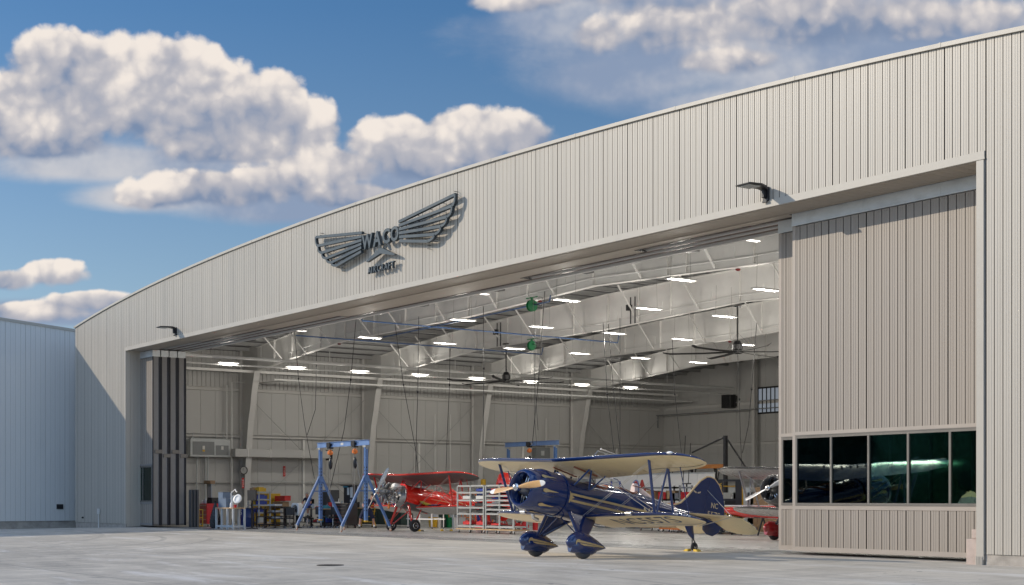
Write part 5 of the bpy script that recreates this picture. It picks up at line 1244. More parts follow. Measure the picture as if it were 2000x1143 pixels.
def tray(w_, d, h):
    def f(mb): mb.bx(-w_/2, w_/2, -d/2, d/2, 0, .01); mb.bx(-w_/2, w_/2, -d/2, -d/2+.01, .01, h); mb.bx(-w_/2, w_/2, d/2-.01, d/2, .01, h); mb.bx(-w_/2, -w_/2+.01, -d/2+.01, d/2-.01, .01, h); mb.bx(w_/2-.01, w_/2, -d/2+.01, d/2-.01, .01, h)
    return f
rx, ry = P(932, 1041); rnd = random.Random(3)
SH1 = [.28, .85, 1.14, 1.48, 1.84, 2.16]; SH2 = [.28, .86, 1.06, 1.27, 1.48, 1.69, 1.89, 2.16]
rack(rx, ry, 'cream two bay parts rack on casters, left of the pair', SH1)
rx2, ry2 = P(989, 1043); rack(rx2, ry2, 'cream parts rack with closely spaced shelves behind the wooden propeller', SH2)
def sheet(mb, w_, d, rnd):
    n = 6; L = []
    for i in range(n+1): u = -w_/2+w_*i/n; z = .012+.05*(abs(i-n/2)/(n/2))**3*rnd.random(); L += [(u, -d/2, z), (u, d/2, z+.02*rnd.random())]
    mb.add(L, [(2*i, 2*i+2, 2*i+3, 2*i+1) for i in range(n)])
cols = ['white', 'black', 'red', 'blue']; CM = {'white': M_paper, 'black': M_black, 'red': M_redP, 'blue': M_bluP}
ord_ = ['lowest', 'second', 'third', 'fourth', 'fifth', 'sixth', 'seventh']
for (X, Y_, SH, nm) in ((rx, ry, SH1, 'left rack'), (rx2, ry2, SH2, 'right rack')):
    for k, z in enumerate(SH[:-1]):
        for b, bn in ((-.54, 'left'), (.54, 'right')):
            if SH is SH2 and b > 0: continue
            item('paper_liner', 'white paper liner in the %s bay, %s shelf from the bottom, %s' % (bn, ord_[k], nm), 'liner', X+b, Y_, z+.077, lambda mb: sheet(mb, .96, .84, rnd), M_paper, 'paper liners on the parts racks')
            c_ = {0: 'red', 1: 'black', 2: 'black', 3: 'white', 4: 'blue', 5: 'black', 6: 'red'}[k]
            if SH is SH1 and b < 0 and k in (1, 2, 4): continue
            h_ = .12 if SH is SH2 else (.24 if k != 4 else .2)
            item('parts_tray', '%s parts tray in the %s bay, %s shelf from the bottom, %s' % (c_, bn, ord_[k], nm), 'tray', X+b+rnd.uniform(-.08, .08), Y_, z+.11, lambda mb: (tray(.62, .5, h_*.6)(mb), mb.lathe([(0, .05), (h_*.9, .04)], (.1, .05, .01), n=8), mb.bx(-.25, -.05, -.15, .1, .01, h_*.8)), CM[c_], 'trays on the parts racks')
# ---------------------------------------------------------------- left hand work area
def tool_cabinet(x, y, w_, d, h, m, lab, rz=0, drawers=5, fm=None, cat='tool cabinet', name='tool_cabinet', grp=None):
    t = thing(name, lab, cat, (x, y, 0), rz, grp); mb = MB(); mb.bx(-w_/2, w_/2, -d/2, d/2, .16, h); mb.build('body', m, t, bevel=.015)
    z = .2
    for i in range(drawers):
        hh = (h-.26)/drawers; mb = MB(); mb.bx(-w_/2+.03, w_/2-.03, -d/2-.018, -d/2-.002, z, z+hh-.02); dr = mb.build('drawer', fm or m, t); mb = MB(); mb.bx(-w_/2+.08, w_/2-.08, -d/2-.04, -d/2-.0185, z+hh-.06, z+hh-.04); mb.build('handle', M_chrome, dr); z += hh
    casters(t, [-w_/2+.1, w_/2-.1], [-d/2+.08, d/2-.08], .07); return t
x, y = P(409, 1028.5); tool_cabinet(x, y, 1.95, .7, 1.32, M_redC, 'long red tool cabinet on casters at the left end inside the doorway', R(-12), 4)
cx_, cy_ = x, y
rnd = random.Random(11)
for i in range(7):
    c_ = ['white', 'amber', 'clear', 'white', 'tall white', 'blue', 'yellow'][i]; m_ = [M_white, M_yel, M_lgrey, M_white, M_white, M_bluP, M_yel][i]; hq = [.2, .22, .25, .18, .34, .2, .16][i]
    item('spray_bottle', '%s bottle, %s from the left on the red tool cabinet' % (c_, ord_[i] if i else 'first'), 'bottle', cx_-.75+i*.12, cy_-.1+.05*(i % 2), 1.32, lambda mb, hq=hq: mb.lathe([(0, .05), (hq*.65, .05), (hq*.8, .02), (hq, .022)], n=10), m_, 'bottles on the red tool cabinet', smooth=True)
item('black_case', 'black case lying on the right half of the red tool cabinet', 'case', cx_+.5, cy_, 1.32, lambda mb: (mb.bx(-.35, .35, -.22, .22, 0, .22), mb.bx(-.32, .32, -.2, .2, .22, .34), mb.tube([(-.1, -.23, .1), (-.1, -.28, .12), (.1, -.28, .12), (.1, -.23, .1)], .012, 5)), M_black, bevel=.02)
t = thing('paper_chart', 'white paper charts clipped to a board behind the red cabinet', 'notice board', (cx_-1.0, cy_+.45, 0), R(-12)); mb = MB(); mb.bx(-.6, .6, -.02, .02, 1.35, 2.45); mb.bx(-.6, -.55, -.02, .02, 0, 1.35); mb.bx(.55, .6, -.02, .02, 0, 1.35); mb.build('stand', M_lgrey, t); mb = MB(); mb.bx(-.5, .02, -.03, -.021, 1.5, 2.4); mb.bx(.06, .52, -.03, -.021, 1.5, 2.4); mb.build('sheet', M_paper, t); mb = MB(); [mb.bx(q-.08, q+.08, -.045, -.031, 2.3, 2.38) for q in (-.24, .28)]; mb.build('clip', M_black, t)
item('brown_carton', 'flat brown carton on top of the paper chart board', 'carton', cx_-1.0, cy_+.45, 2.45, lambda mb: (mb.bx(-.45, .45, -.15, .15, 0, .2), mb.bx(-.45, .45, -.152, -.1505, .08, .11)), M_card)
x, y = P(374, 1030)
for i in range(3): item('metal_sheet', ['leftmost tall grey sheet standing behind the open door leaf', 'middle tall grey sheet standing behind the open door leaf', 'tall grey sheet nearest the red cabinet'][i], 'metal sheet', x-.1+.16*i, y+.12*i, 0, lambda mb: (mb.bx(-.16, .16, -.03, .03, 0, 2.1), mb.bx(-.165, -.15, -.05, .05, 0, 2.1), mb.bx(.15, .165, -.05, .05, 0, 2.1)), mat('dark_sheet', (.11, .105, .10), .5, .2), 'tall grey sheets')
item('steel_rack', 'yellow steel rack low beside the door leaf', 'rack', x-.5, y+.5, 0, lambda mb: [mb.bx(-.25, .25, -.3, .3, z, z+.05) for z in (.05, .5, .95)] + [mb.bx(a-.02, a+.02, b-.02, b+.02, 0, 1.0) for a in (-.24, .24) for b in (-.28, .28)], M_yel)
x, y = P(419, 1032)
def bag(mb):
    L = []
    for z, r_ in ((0, .16), (.06, .25), (.3, .28), (.6, .25), (.9, .20), (1.15, .13), (1.32, .07), (1.38, .04), (1.46, .08)): L.append([((r_*(1+.13*math.sin(3*a+z*5)+.08*math.sin(7*a+z*9)))*math.cos(a), (r_*(1+.12*math.cos(4*a+z*4)))*math.sin(a), z) for a in [2*PI*j/28 for j in range(28)]])
    mb.loft(L)
item('trash_bag', 'full black plastic bag leaning on the red cabinet', 'trash bag', x+.1, y, 0, bag, M_bag, smooth=True)
# bench with lamp
x, y = P(450, 1033.5); t = thing('workbench', 'small light grey workbench with a wooden top nearest the doorway', 'workbench', (x, y, 0), R(4)); bx0 = x; by0 = y
mb = MB(); mb.bx(-.95, .95, -.38, .38, 1.08, 1.13); mb.build('top', M_ply, t, bevel=.006)
for a in (-.90, -.3, .3, .90):
    for b in (-.33, .33): mb = MB(); mb.bx(a-.045, a+.045, b-.045, b+.045, 0, 1.075); mb.build('leg', M_lgrey, t)
mb = MB(); mb.bx(-.85, .85, -.35, -.31, .10, .2); mb.bx(-.85, .85, .31, .35, .10, .2); mb.bx(-.86, -.82, -.30, .30, .10, .2); mb.bx(.82, .86, -.30, .30, .10, .2); mb.build('rail', M_lgrey, t)
def vise(mb): mb.bx(-.48, .48, -.28, .28, 0, .48); mb.bx(-.48, .1, -.28, .28, .485, .80); mb.bx(-.50, .12, -.30, .30, .80, .82)
item('blast_box', 'blue grey stepped steel box on the left of the workbench', 'box', x-.42, y, 1.13, vise, M_gbox, bevel=.01)
t = thing('magnifier_lamp', 'white magnifier lamp with a ring head on the workbench', 'lamp', (x+.25, y-.05, 1.13)); mb = MB(); mb.lathe([(0, .12), (.03, .12), (.04, .03), (.1, .025)], n=16); mb.tube([(0, 0, .1), (-.05, 0, .75), (.0, 0, .78)], .03, 8); mb.tube([(-.03, 0, .78), (.45, 0, .95), (.62, 0, .80)], .03, 8); mb.build('arm', M_white, t, True); mb = MB(); mb.lathe([(-.05, .14), (-.05, .24), (.05, .25), (.07, .17), (.03, .14)], (.78, -.02, .45), (.35, -.75, .3), 20); mb.build('ring_head', M_white, t, True); mb = MB(); mb.lathe([(0, .14), (.01, .135)], (.78, -.02, .45), (.35, -.75, .3), 20); mb.build('lens', M_clear, t)
item('grinder', 'white bench machine behind the magnifier lamp', 'machine', x+.2, y+.12, 1.13, lambda mb: (mb.bx(-.15, .15, -.14, .14, 0, .5), mb.ell((0, 0, .5), (.17, .15, .14)), mb.lathe([(-.2, .09), (.2, .09)], (0, 0, .34), (1, 0, 0), 14)), M_lgrey, smooth=True)
item('red_mug', 'red mug on the right end of the workbench', 'mug', x+.82, y-.1, 1.13, lambda mb: (mb.lathe([(0, .07), (.16, .08), (.16, .07), (.02, .06)], n=14), mb.tube([(.07, 0, .04), (.13, 0, .08), (.07, 0, .13)], .012, 6)), M_redP, smooth=True)
item('squeeze_bottle', 'white squeeze bottle between the lamp base and red mug', 'bottle', x+.58, y-.2, 1.13, lambda mb: mb.lathe([(0, .09), (.2, .09), (.28, .04), (.36, .02), (.5, .008)], n=12), M_white, smooth=True)
item('black_monitor', 'black flat monitor standing behind the small workbench', 'monitor', x+.1, y+1.2, 0, lambda mb: (mb.bx(-.5, .5, -.04, .04, 1.5, 2.05), mb.bx(-.05, .05, -.04, .04, 1.1, 1.5), mb.bx(-.25, .25, -.2, .2, 1.06, 1.1), mb.bx(-.04, .04, -.04, .04, 0, 1.06), mb.bx(-.3, .3, -.2, .2, 0, .04)), M_black)
x, y = P(483, 1029)
t = thing('blue_bin', 'dark blue drum marked with a white 5', 'bin', (x, y, 0)); mb = MB(); mb.lathe([(0, .36), (.04, .38), (.5, .39), (.52, .41), (.56, .39), (1.02, .38), (1.05, .40), (1.08, .36), (1.08, .02)], n=24); mb.build('drum', mat('drum_blue', (.01, .03, .13), .35), t, True)
mb = MB(); put_text(mb, '5', lambda v: (.395*math.sin(v[0]/.39+.0), -.395*math.cos(v[0]/.39), .82+v[1]), fit=(.18, .3), bold=.02); mb.build('number', M_paper, t, fix=False)
# cream shelf with bins, yellow cabinet
x, y = P(506, 1028.5); rk = rack(x, y, 'cream shelf unit with blue bins beside the yellow cabinet', [.2, .75, 1.18, 1.5, 1.92], w_=1.45, d=.7, h=2.0, base=True, bays=1); rk['category'] = 'shelf unit'
for k, z in enumerate((1.26, 1.58, 1.26, 1.58, .83, 2.0, 2.0, .28)):
    cn = ['blue', 'blue', 'yellow', 'black', 'blue', 'brown', 'yellow', 'grey'][k]; m_ = [M_bluP, M_bluP, M_yel, M_black, M_bluP, M_card, M_yel, M_lgrey][k]; px_ = [.3, .3, -.35, -.3, -.05, -.5, .2, .3][k]; pos = ['right of the upper middle shelf', 'right of the top shelf', 'left of the upper middle shelf', 'left of the top shelf', 'on the lower middle shelf', 'on the roof of the unit, left', 'on the roof of the unit, right', 'on the bottom shelf'][k]
    item('storage_bin', '%s bin in the cream shelf unit, %s' % (cn, pos), 'bin', x+px_, y, z, lambda mb: (tray(.5, .45, .2)(mb), mb.bx(-.2, .1, -.15, .15, .01, .26)), m_, 'bins of the cream shelf unit')
x, y = PY(521, 1028, .9); t = thing('safety_cabinet', 'yellow steel safety cabinet behind the cream shelf unit', 'cabinet', (x, y, 0)); mb = MB(); mb.bx(-1.0, 1.0, -.4, .4, 0, 1.9); mb.build('body', M_yel, t, bevel=.02); 
for s in (-1, 1): mb = MB(); mb.bx(min(0, s*.97)+.01, max(0, s*.97)-.01, -.425, -.402, .1, 1.82); d_ = mb.build('door', M_yel, t, bevel=.01); mb = MB(); mb.bx(s*.12-.02, s*.12+.02, -.45, -.4255, 1.0, 1.25); mb.build('handle', M_black, d_)
def cart(x, y, w_, d, h, m, lab, top=None, rz=0, n=3, name='service_cart', cat='cart', grp='black service carts'):
    t = thing(name, lab, cat, (x, y, 0), rz, grp)
    for a in (-1, 1):
        for b in (-1, 1): mb = MB(); mb.bx(a*w_/2-.025, a*w_/2+.025, b*d/2-.025, b*d/2+.025, .12, h); mb.build('upright', m, t)
    for i in range(n): z = .16+(h-.2)*i/(n-1); mb = MB(); mb.bx(-w_/2+.026, w_/2-.026, -d/2-.02, d/2+.02, z, z+.05); mb.build('shelf', top if (top and i == n-1) else m, t)
    casters(t, [-w_/2, w_/2], [-d/2, d/2], .055); return t
x, y = P(518, 1031); cart(x, y, .95, .6, 1.05, M_black, 'black service cart nearest the cream shelf unit')
x, y = P(537, 1031); cart(x, y, 1.2, .6, 1.15, M_black, 'black service cart with white framed trays under it', n=4)
for i in range(3): item('wire_tray', ['upper wire tray on the second black cart', 'middle wire tray on the second black cart', 'lower wire tray on the second black cart'][i], 'tray', x, y, [1.2, .86, .52][i], tray(.85, .45, .1), M_lgrey, 'wire trays on the second black cart')
x, y = P(556, 1031); cart(x, y, 1.0, .6, 1.1, M_black, 'black service cart left of the square white fan', n=3)
for i, (dx, dz, m_, c_) in enumerate(((-.3, 0, M_card, 'brown'), (.1, 0, M_card, 'small brown'), (-.15, .32, M_redP, 'red'), (.25, .34, M_redP, 'small red'))):
    bxx, byy = PY(551, 1031, 2.2)
    item('parts_box', ['brown box, left one on the bench behind the carts', 'brown box, right one on the bench behind the carts', 'red box stacked on the left brown box', 'red box stacked on the right brown box'][i], 'box', bxx+dx*1.6, byy, 1.13+dz, lambda mb: (tray(.62, .4, .3)(mb), mb.bx(-.28, .28, -.17, .17, .01, .25)), m_, 'boxes on the rear bench')
cart(bxx, byy, 2.6, .8, 1.13, M_dgreen, 'dark green bench under the red boxes', n=2, name='rear_bench', cat='bench', grp='dark benches along the work area')
x, y = P(580, 1031); t = thing('square_fan', 'square white housed fan on a dark stand', 'fan', (x, y, 0), R(10)); mb = MB(); mb.bx(-.02-.04, .06, -.04, .04, .05, .7); mb.bx(-.25, .25, -.2, .2, 0, .05); mb.build('stand', M_black, t)
mb = MB(); L = [[(q*math.copysign(abs(math.cos(a))**.35, math.cos(a)), yy, 1.02+q*math.copysign(abs(math.sin(a))**.35, math.sin(a))) for a in [2*PI*(j+.5)/32 for j in range(32)]] for q, yy in ((.30, .15), (.34, .12), (.34, -.12), (.31, -.15))] + [[(r_*math.cos(a), yy, 1.02+r_*math.sin(a)) for a in [2*PI*(j+.5)/32 for j in range(32)]] for r_, yy in ((.24, -.15), (.24, .1))]; mb.loft(L, caps=False); mb.build('housing', M_white, t, True)
mb = MB(); mb.lathe([(0, .235), (.01, .235)], (0, .05, 1.02), (0, 1, 0), 20); mb.build('backing', M_black, t)
mb = MB()
for k in range(5): a = 2*PI*k/5; mb.bar((0, -.0, 1.02), (.2*math.cos(a), .0, 1.02+.2*math.sin(a)), .02, .09, up=(0, 1, .4))
mb.build('fan_blades', M_mgrey, t)
# benches behind the gantry
rb = random.Random(21)
def bench(x, y, w_, lab, d=.9, h=1.05, m=M_black, tm=M_ply, name='long_bench'):
    t = thing(name, lab, 'bench', (x, y, 0), 0, 'dark benches along the work area'); mb = MB(); mb.bx(-w_/2, w_/2, -d/2, d/2, h-.05, h); mb.build('top', tm, t)
    for a in (-w_/2+.08, 0, w_/2-.08):
        for b in (-d/2+.06, d/2-.06): mb = MB(); mb.bx(a-.035, a+.035, b-.035, b+.035, 0, h-.052); mb.build('leg', m, t)
    mb = MB(); mb.bx(-w_/2+.12, w_/2-.12, -d/2+.1, d/2-.1, .25, .29); mb.build('shelf', m, t); return t
x1_, y1_ = PY(608, 1030, .1); bench(x1_, y1_+.4, 3.2, 'dark bench with wooden top behind the left gantry legs'); x2_, y2_ = PY(650, 1030.5, .1); bench(x2_, y2_+.3, 2.6, 'dark bench between the two gantry leg frames')
stuffL = [('parts_bin', 'bin', M_bluP, 'blue'), ('parts_bin', 'bin', M_black, 'black'), ('parts_bin', 'bin', M_lgrey, 'grey'), ('parts_bin', 'bin', M_redP, 'red'), ('parts_bin', 'bin', M_white, 'white'), ('parts_bin', 'bin', M_teal, 'teal')]
for bi, (X, Y_, w_, z_, where_) in enumerate(((x1_, y1_+.4, 3.0, 1.05, 'on the left gantry bench'), (x1_, y1_+.4, 3.0, .29, 'under the left gantry bench'), (x2_, y2_+.3, 2.4, 1.05, 'on the bench between the gantry legs'), (x2_, y2_+.3, 2.4, .29, 'under the bench between the gantry legs'))):
    for k in range(6):
        n_, c_, m_, cn = stuffL[(k+bi) % 6]; w2 = rb.uniform(.2, .42); h2 = rb.uniform(.12, .4)
        item(n_, '%s bin %s, %s from the left' % (cn, where_, ord_[k] if k else 'first'), c_, X-w_/2+w_*(k+.5)/6, Y_+rb.uniform(-.15, .15), z_, (lambda mb, w2=w2, h2=h2: (tray(w2, .4, h2*.7)(mb), mb.bx(-w2*.35, w2*.3, -.14, .12, .01, h2), mb.tube([(w2*.2, 0, .01), (w2*.3, .05, h2*1.5)], .02, 6))), m_, 'assorted bins on the gantry benches')
def stool(x, y, lab, h=.7, back=True, m=M_black):
    t = thing('work_stool', lab, 'stool', (x, y, 0), R(rb.uniform(0, 360)), 'black swivel stools'); mb = MB(); mb.lathe([(h, .02), (h, .23), (h+.06, .24), (h+.09, .2), (h+.09, .02)], n=18); mb.build('seat', m, t, True); mb = MB(); mb.tube([(0, 0, .12), (0, 0, h)], .03, 8); mb.build('column', M_chrome, t)
    mb = MB()
    for k in range(5): a = 2*PI*k/5; mb.bar((0, 0, .13), (.3*math.cos(a), .3*math.sin(a), .09), .04, .03)
    mb.build('base', m, t)
    for k in range(5): a = 2*PI*k/5; mb = MB(); caster(mb, .3*math.cos(a), .3*math.sin(a), .035); mb.build('caster', [M_chrome, M_black], t)
    if back: mb = MB(); mb.bx(-.22, .22, .2, .25, h+.2, h+.62); mb.bx(-.03, .03, .22, .25, h-.02, h+.2); mb.build('backrest', m, t, bevel=.02)
    return t
for px, l_ in ((566, 'black stool just left of the square fan'), (600, 'black stool behind the left gantry foot'), (627, 'black stool under the left gantry post'), (650, 'black stool right of the left gantry frame')): x, y = P(px, 1031.5); stool(x, y, l_, rb.uniform(.45, .7))
x, y = P(675, 1031.5); tool_cabinet(x, y, 1.5, .65, 1.35, mat('chest_black', (.02, .02, .022), .35), 'black roller tool chest with bright drawer edges between the gantry frames', 0, 6, name='roller_chest', cat='tool chest')
t = thing('notice_panel', 'black upright panel with white papers above the tool chest', 'notice board', (x, y+.3, 1.35)); mb = MB(); mb.bx(-.7, .7, -.02, .02, 0, .95); mb.bx(-.75, .75, -.2, .05, .95, .99); mb.build('panel', M_black, t); mb = MB(); mb.bx(-.32, -.08, -.03, -.021, .45, .85); mb.bx(.02, .30, -.03, -.021, .3, .88); mb.bx(.0, .14, -.03, -.021, .06, .2); mb.build('papers', M_paper, t); mb = MB(); mb.bx(-.66, -.2, -.1, .0, .86, .94); mb.build('roll', M_teal, t)
x, y = PY(644, 1030, 1.6); item('dark_cabinet', 'tall dark cabinet behind the bench right of the left gantry post', 'cabinet', x, y, 0, lambda mb: (mb.bx(-.6, .6, -.3, .3, 0, 2.1), mb.bx(-.58, -.01, -.32, -.301, .05, 2.05), mb.bx(.01, .58, -.32, -.301, .05, 2.05)), mat('cabinet_dark', (.05, .055, .06), .5))
x, y = PY(735, 1030, 2.2); t = thing('green_counter', 'long dark green counter behind the standing person', 'counter', (x, y, 0), 0, 'dark benches along the work area'); mb = MB(); mb.bx(-3.4, 3.4, -.4, .4, .1, 1.0); mb.build('base', M_dgreen, t); mb = MB(); mb.bx(-3.45, 3.45, -.45, .45, 1.0, 1.06); mb.build('top', M_ply, t)
for k in range(8): mb = MB(); mb.bx(-3.35+k*.84, -2.55+k*.84, -.42, -.402, .15, .95); mb.build('door', M_dgreen, t)
for k in range(8): item('tool_case', '%s tool case on the dark green counter, %s from the left' % (['red', 'black', 'grey', 'red', 'white', 'black', 'blue', 'brown'][k], (ord_+['last'])[k] if k else 'first'), 'case', x-3.1+k*.85, y+.1*(k % 2), 1.06, lambda mb: (mb.bx(-.25, .25, -.18, .18, 0, .24), mb.bx(-.23, .23, -.17, .17, .24, .30), mb.bx(-.08, .08, -.03, .03, .30, .34)), [M_redP, M_black, M_lgrey, M_redP, M_white, M_black, M_bluP, M_card][k], 'tool cases on the green counter')
# yellow step stand, white trestle, buckets under the red aircraft
x, y = PY(725, 1031, .6); t = thing('step_stand', 'yellow tubular step stand beside the standing person', 'step stand', (x+.2, y, 0)); mb = MB()
for s in (-.35, .35): mb.tube([(-.7, s, .05), (-.35, s, 1.2), (.25, s, 1.2), (.9, s, .05)], .03, 8)
for z in (.3, .6, .9): mb.bar((-.62+.3*z, -.34, z), (-.62+.3*z, .34, z), .16, .03)
mb.bx(-.35, .25, -.34, .34, 1.2, 1.24); mb.build('frame', M_yel, t); casters(t, [-.7, .9], [-.35, .35], .05)
x, y = PY(820, 1034, 1.0); t = thing('trestle', 'low white trestle under the red biplane', 'trestle', (x, y, 0)); mb = MB(); mb.bx(-1.3, 1.3, -.03, .03, .48, .54); mb.bx(-1.3, 1.3, .7, .76, .48, .54); mb.build('rails', M_white, t)
for a in (-1.2, 0, 1.2): [(lambda q: (q.tube([(a, b_, .05), (a, b_, 1.0)], .03, 8), q.build('leg', M_white, t)))(MB()) for b_ in (0, .73)]
casters(t, [-1.2, 0, 1.2], [0, .73], .045)
x, y = PY(846, 1031, .2); item('yellow_bucket', 'yellow mop bucket behind the red biplane wheel', 'bucket', x, y, 0, lambda mb: (mb.lathe([(0.03, .22), (.55, .28), (.57, .29), (.57, .26), (.08, .2)], n=20), mb.tube([(-.27, 0, .5), (0, -.3, .6), (.27, 0, .5)], .012, 6)), M_yel, smooth=True)
for i, (px, m_, c_) in enumerate(((858, M_white, 'white'), (868, M_dgreen, 'dark green'), (878, M_green, 'green'), (889, M_white, 'small white'), (897, M_lgrey, 'grey'))):
    x, y = PY(px, 1031, .5); item('wheeled_tub', '%s tub %s' % (c_, ['just right of the yellow bucket', 'second right of the yellow bucket', 'third right of the yellow bucket', 'fourth right of the yellow bucket', 'nearest the parts rack']  [i]), 'tub', x, y, 0, lambda mb: (tray(.5, .5, .55)(mb), mb.bx(-.26, .26, -.26, .26, .5, .56), mb.bx(-.2, .2, -.251, -.2, .56, .8), caster(mb, -.2, -.2, .05, 0, 0), caster(mb, .2, -.2, .05, 0, 0)), m_, 'tubs behind the red biplane')
for i, px in enumerate((826, 850, 868)): x, y = P(px, 1037.5); item('wheel_chock' if i != 1 else 'floor_cone', ['orange and yellow chock beside the red biplane wheel', 'small yellow cap on the floor, left one', 'small yellow cap on the floor, right one'][i], 'chock' if i == 0 else 'cap', x, y-.2 if i == 0 else y+.4, 0, (lambda mb: (mb.bx(-.25, -.05, -.08, .08, 0, .1, 0), mb.bx(-.04, .2, -.08, .08, 0, .07, 1), mb.bx(.2, .34, -.05, .05, 0, .05, 2))) if i == 0 else (lambda mb: mb.lathe([(0, .08), (.06, .08), (.08, .04), (.1, .03)], n=12)), [M_orange, M_yel, M_black] if i == 0 else M_yel)
# orange frames and blue parts seen through the racks
for i, px in enumerate((865, 885, 905, 925, 945)):
    x, y = PY(px, 1030, 2+.5*(i % 2)); t = thing('orange_frame', 'orange tubular stand behind the parts racks, %s from the left' % (ord_[i] if i else 'first'), 'stand', (x, y, 0), R(15*i), 'orange stands behind the racks'); mb = MB()
    for s in (-.5, .5): mb.tube([(s, -.3, 0), (s, -.1, 1.9), (s, .3, 0)], .03, 6)
    for z in (.5, 1.2, 1.88): mb.tube([(-.5, -.3+.1*z, z), (.5, -.3+.1*z, z)], .025, 6)
    mb.build('frame', M_orange, t); mb = MB(); mb.bx(-.45, .45, -.12, .02, 1.9, 1.95); mb.build('pad', M_black, t)
x, y = PY(945, 1030, 1.6); item('blue_press', 'blue steel press behind the right bay of the left rack', 'press', x, y, 0, lambda mb: (mb.bx(-.55, -.42, -.1, .1, 0, 2.0), mb.bx(.42, .55, -.1, .1, 0, 2.0), mb.bx(-.42, .42, -.12, .12, 1.7, 2.0), mb.bx(-.42, .42, -.12, .12, .7, .85), mb.lathe([(0, .1), (.5, .1)], (0, 0, 1.2), n=12)), M_bluP)
for i, (px, dz) in enumerate(((940, 0), (955, 0), (1003, .0), (1018, 0))):
    x, y = PY(px, 1035, .6); t = thing('floor_jack', 'red floor jack behind the racks, %s from the left' % (ord_[i] if i else 'first'), 'jack', (x, y, 0), R(30*i), 'red jacks behind the racks'); mb = MB(); mb.bx(-.4, .4, -.14, .14, .08, .24); mb.bx(.1, .35, -.12, .12, .24, .34); mb.tube([(-.3, 0, .24), (-.7, 0, 1.0)], .025, 6); mb.build('body', M_redP, t); mb = MB(); mb.lathe([(.34, .09), (.40, .09)], (.3, 0, 0), n=12); mb.build('saddle', M_black, t); casters(t, [-.3, .3], [-.12, .12], .04)
for i, px in enumerate((1007, 1027)): x, y = P(px, 1036); item('red_cylinder', ['red upright cylinder right of the racks, left one', 'red upright cylinder right of the racks, right one'][i], 'gas cylinder', x, y+.6, 0, lambda mb: mb.lathe([(0, .14), (1.25, .14), (1.38, .08), (1.42, .04), (1.55, .04)], n=14), M_redP, 'red cylinders', smooth=True)
# red cowling parked high behind the racks
x, z = at(985, 948, 14); t = thing('red_engine_cowl', 'red rounded aircraft nose standing behind the parts racks', 'aircraft nose', (x, 14, 0)); mb = MB(); mb.loft([[(r_*math.cos(a), r_*math.sin(a)*.9, z_) for a in [2*PI*j/20 for j in range(20)]] for z_, r_ in ((1.5, .5), (1.9, .52), (2.4, .48), (2.8, .36), (3.0, .2), (3.1, .03))]); mb.build('nose', RED, t, True); mb = MB(); [mb.bx(a-.03, a+.03, b-.03, b+.03, 0, 1.5) for a in (-.4, .4) for b in (-.3, .3)]; mb.bx(-.45, .45, -.35, .35, 1.44, 1.5); mb.build('stand', M_mgrey, t); mb = MB(); mb.bx(.18, .30, -.5, -.40, 1.9, 2.4); mb.build('air_slot', M_dark, t)
x, y = PY(944, 1030, 3); item('yellow_tank', 'small yellow tank on top of a post behind the left rack', 'tank', x, y, 0, lambda mb: (mb.bx(-.04, .04, -.04, .04, 0, 2.35, 1), mb.lathe([(2.35, .16), (2.72, .16), (2.76, .1)], n=14)), [M_yel, M_mgrey])
item('grey_panel_box', 'grey electrical cabinet on the left wall above the blue biplane', 'electrical box', xl+.3, 35, 4.3, lambda mb: (mb.bx(-.1, .35, -.65, .65, 0, 1.1), mb.bx(.351, .37, -.58, .58, .06, 1.04), mb.bx(.371, .375, -.2, .1, .5, .85, 1)), [M_mgrey, M_lgrey])
# ---------------------------------------------------------------- right rear area
x0, z0 = at(1165, 1000, 24); x1, z1 = at(1395, 1000, 24); t = thing('white_partition', 'long white panel partition behind the blue biplane tail', 'partition', (0, 24, 0)); n = 8
for i in range(n): mb = MB(); a = x0+(x1-x0)*i/n; b = x0+(x1-x0)*(i+1)/n; mb.bx(a+.012, b-.012, -.06, .06, .05, 2.95); mb.build('panel', M_white, t)
mb = MB(); mb.bx(x0, x1, -.08, .08, 2.95, 3.02); mb.build('cap', M_lgrey, t)
SHR = [.25, .9, 1.5, 2.1]
for i, px in enumerate((1300, 1345)):
    x, z = at(px, 1000, 18); rk = rack(x, 18, ['grey shelving beside the tail strut, left unit', 'grey shelving in front of the white partition, right unit'][i], SHR, w_=3.0, d=.8, h=2.25, base=True, m=M_mgrey, bays=1); rk['category'] = 'shelving'; rk['group'] = 'grey shelving at the rear'
    for k in range(9):
        cn = ['brown', 'dark', 'brown', 'red', 'brown', 'black', 'tan', 'red', 'dark'][k]; m_ = [M_card, M_black, M_card, M_redP, M_card, M_black, M_ply, M_redC, M_mgrey][k]
        item('carton', '%s box on the rear shelving, %s unit, %s' % (cn, ['left', 'right'][i], ['bottom left', 'bottom middle', 'bottom right', 'middle left', 'middle centre', 'middle right', 'upper left', 'upper middle', 'upper right'][k]), 'box', x-1.0+(k % 3)*.95+rb.uniform(-.1, .1), 18, SHR[k//3]+.076, lambda mb: (mb.bx(-.32, .32, -.25, .25, 0, [.42, .35, .3][k % 3]), mb.bx(-.32, .32, -.252, -.2505, .1, .13)), m_, 'boxes on the rear shelving')
for i, px in enumerate((1242, 1254, 1182)):
    x, z = at(px, 1000, 21); item('traffic_cone', 'dark red cone behind the blue biplane, %s' % ['left of the rear pair', 'right of the rear pair', 'behind the front cockpit'][i], 'cone', x, 21, 1.9 if i < 2 else 1.6, lambda mb: (mb.lathe([(0, .26), (.7, .05), (.72, .0)], n=14), mb.bx(-.3, .3, -.3, .3, -.04, 0), mb.bx(-.4, .4, -.4, .4, -1.6-(.3 if i < 2 else 0), -.045, 1)), [mat('cone_red', (.30, .02, .015), .6), M_mgrey], 'red cones', smooth=False)
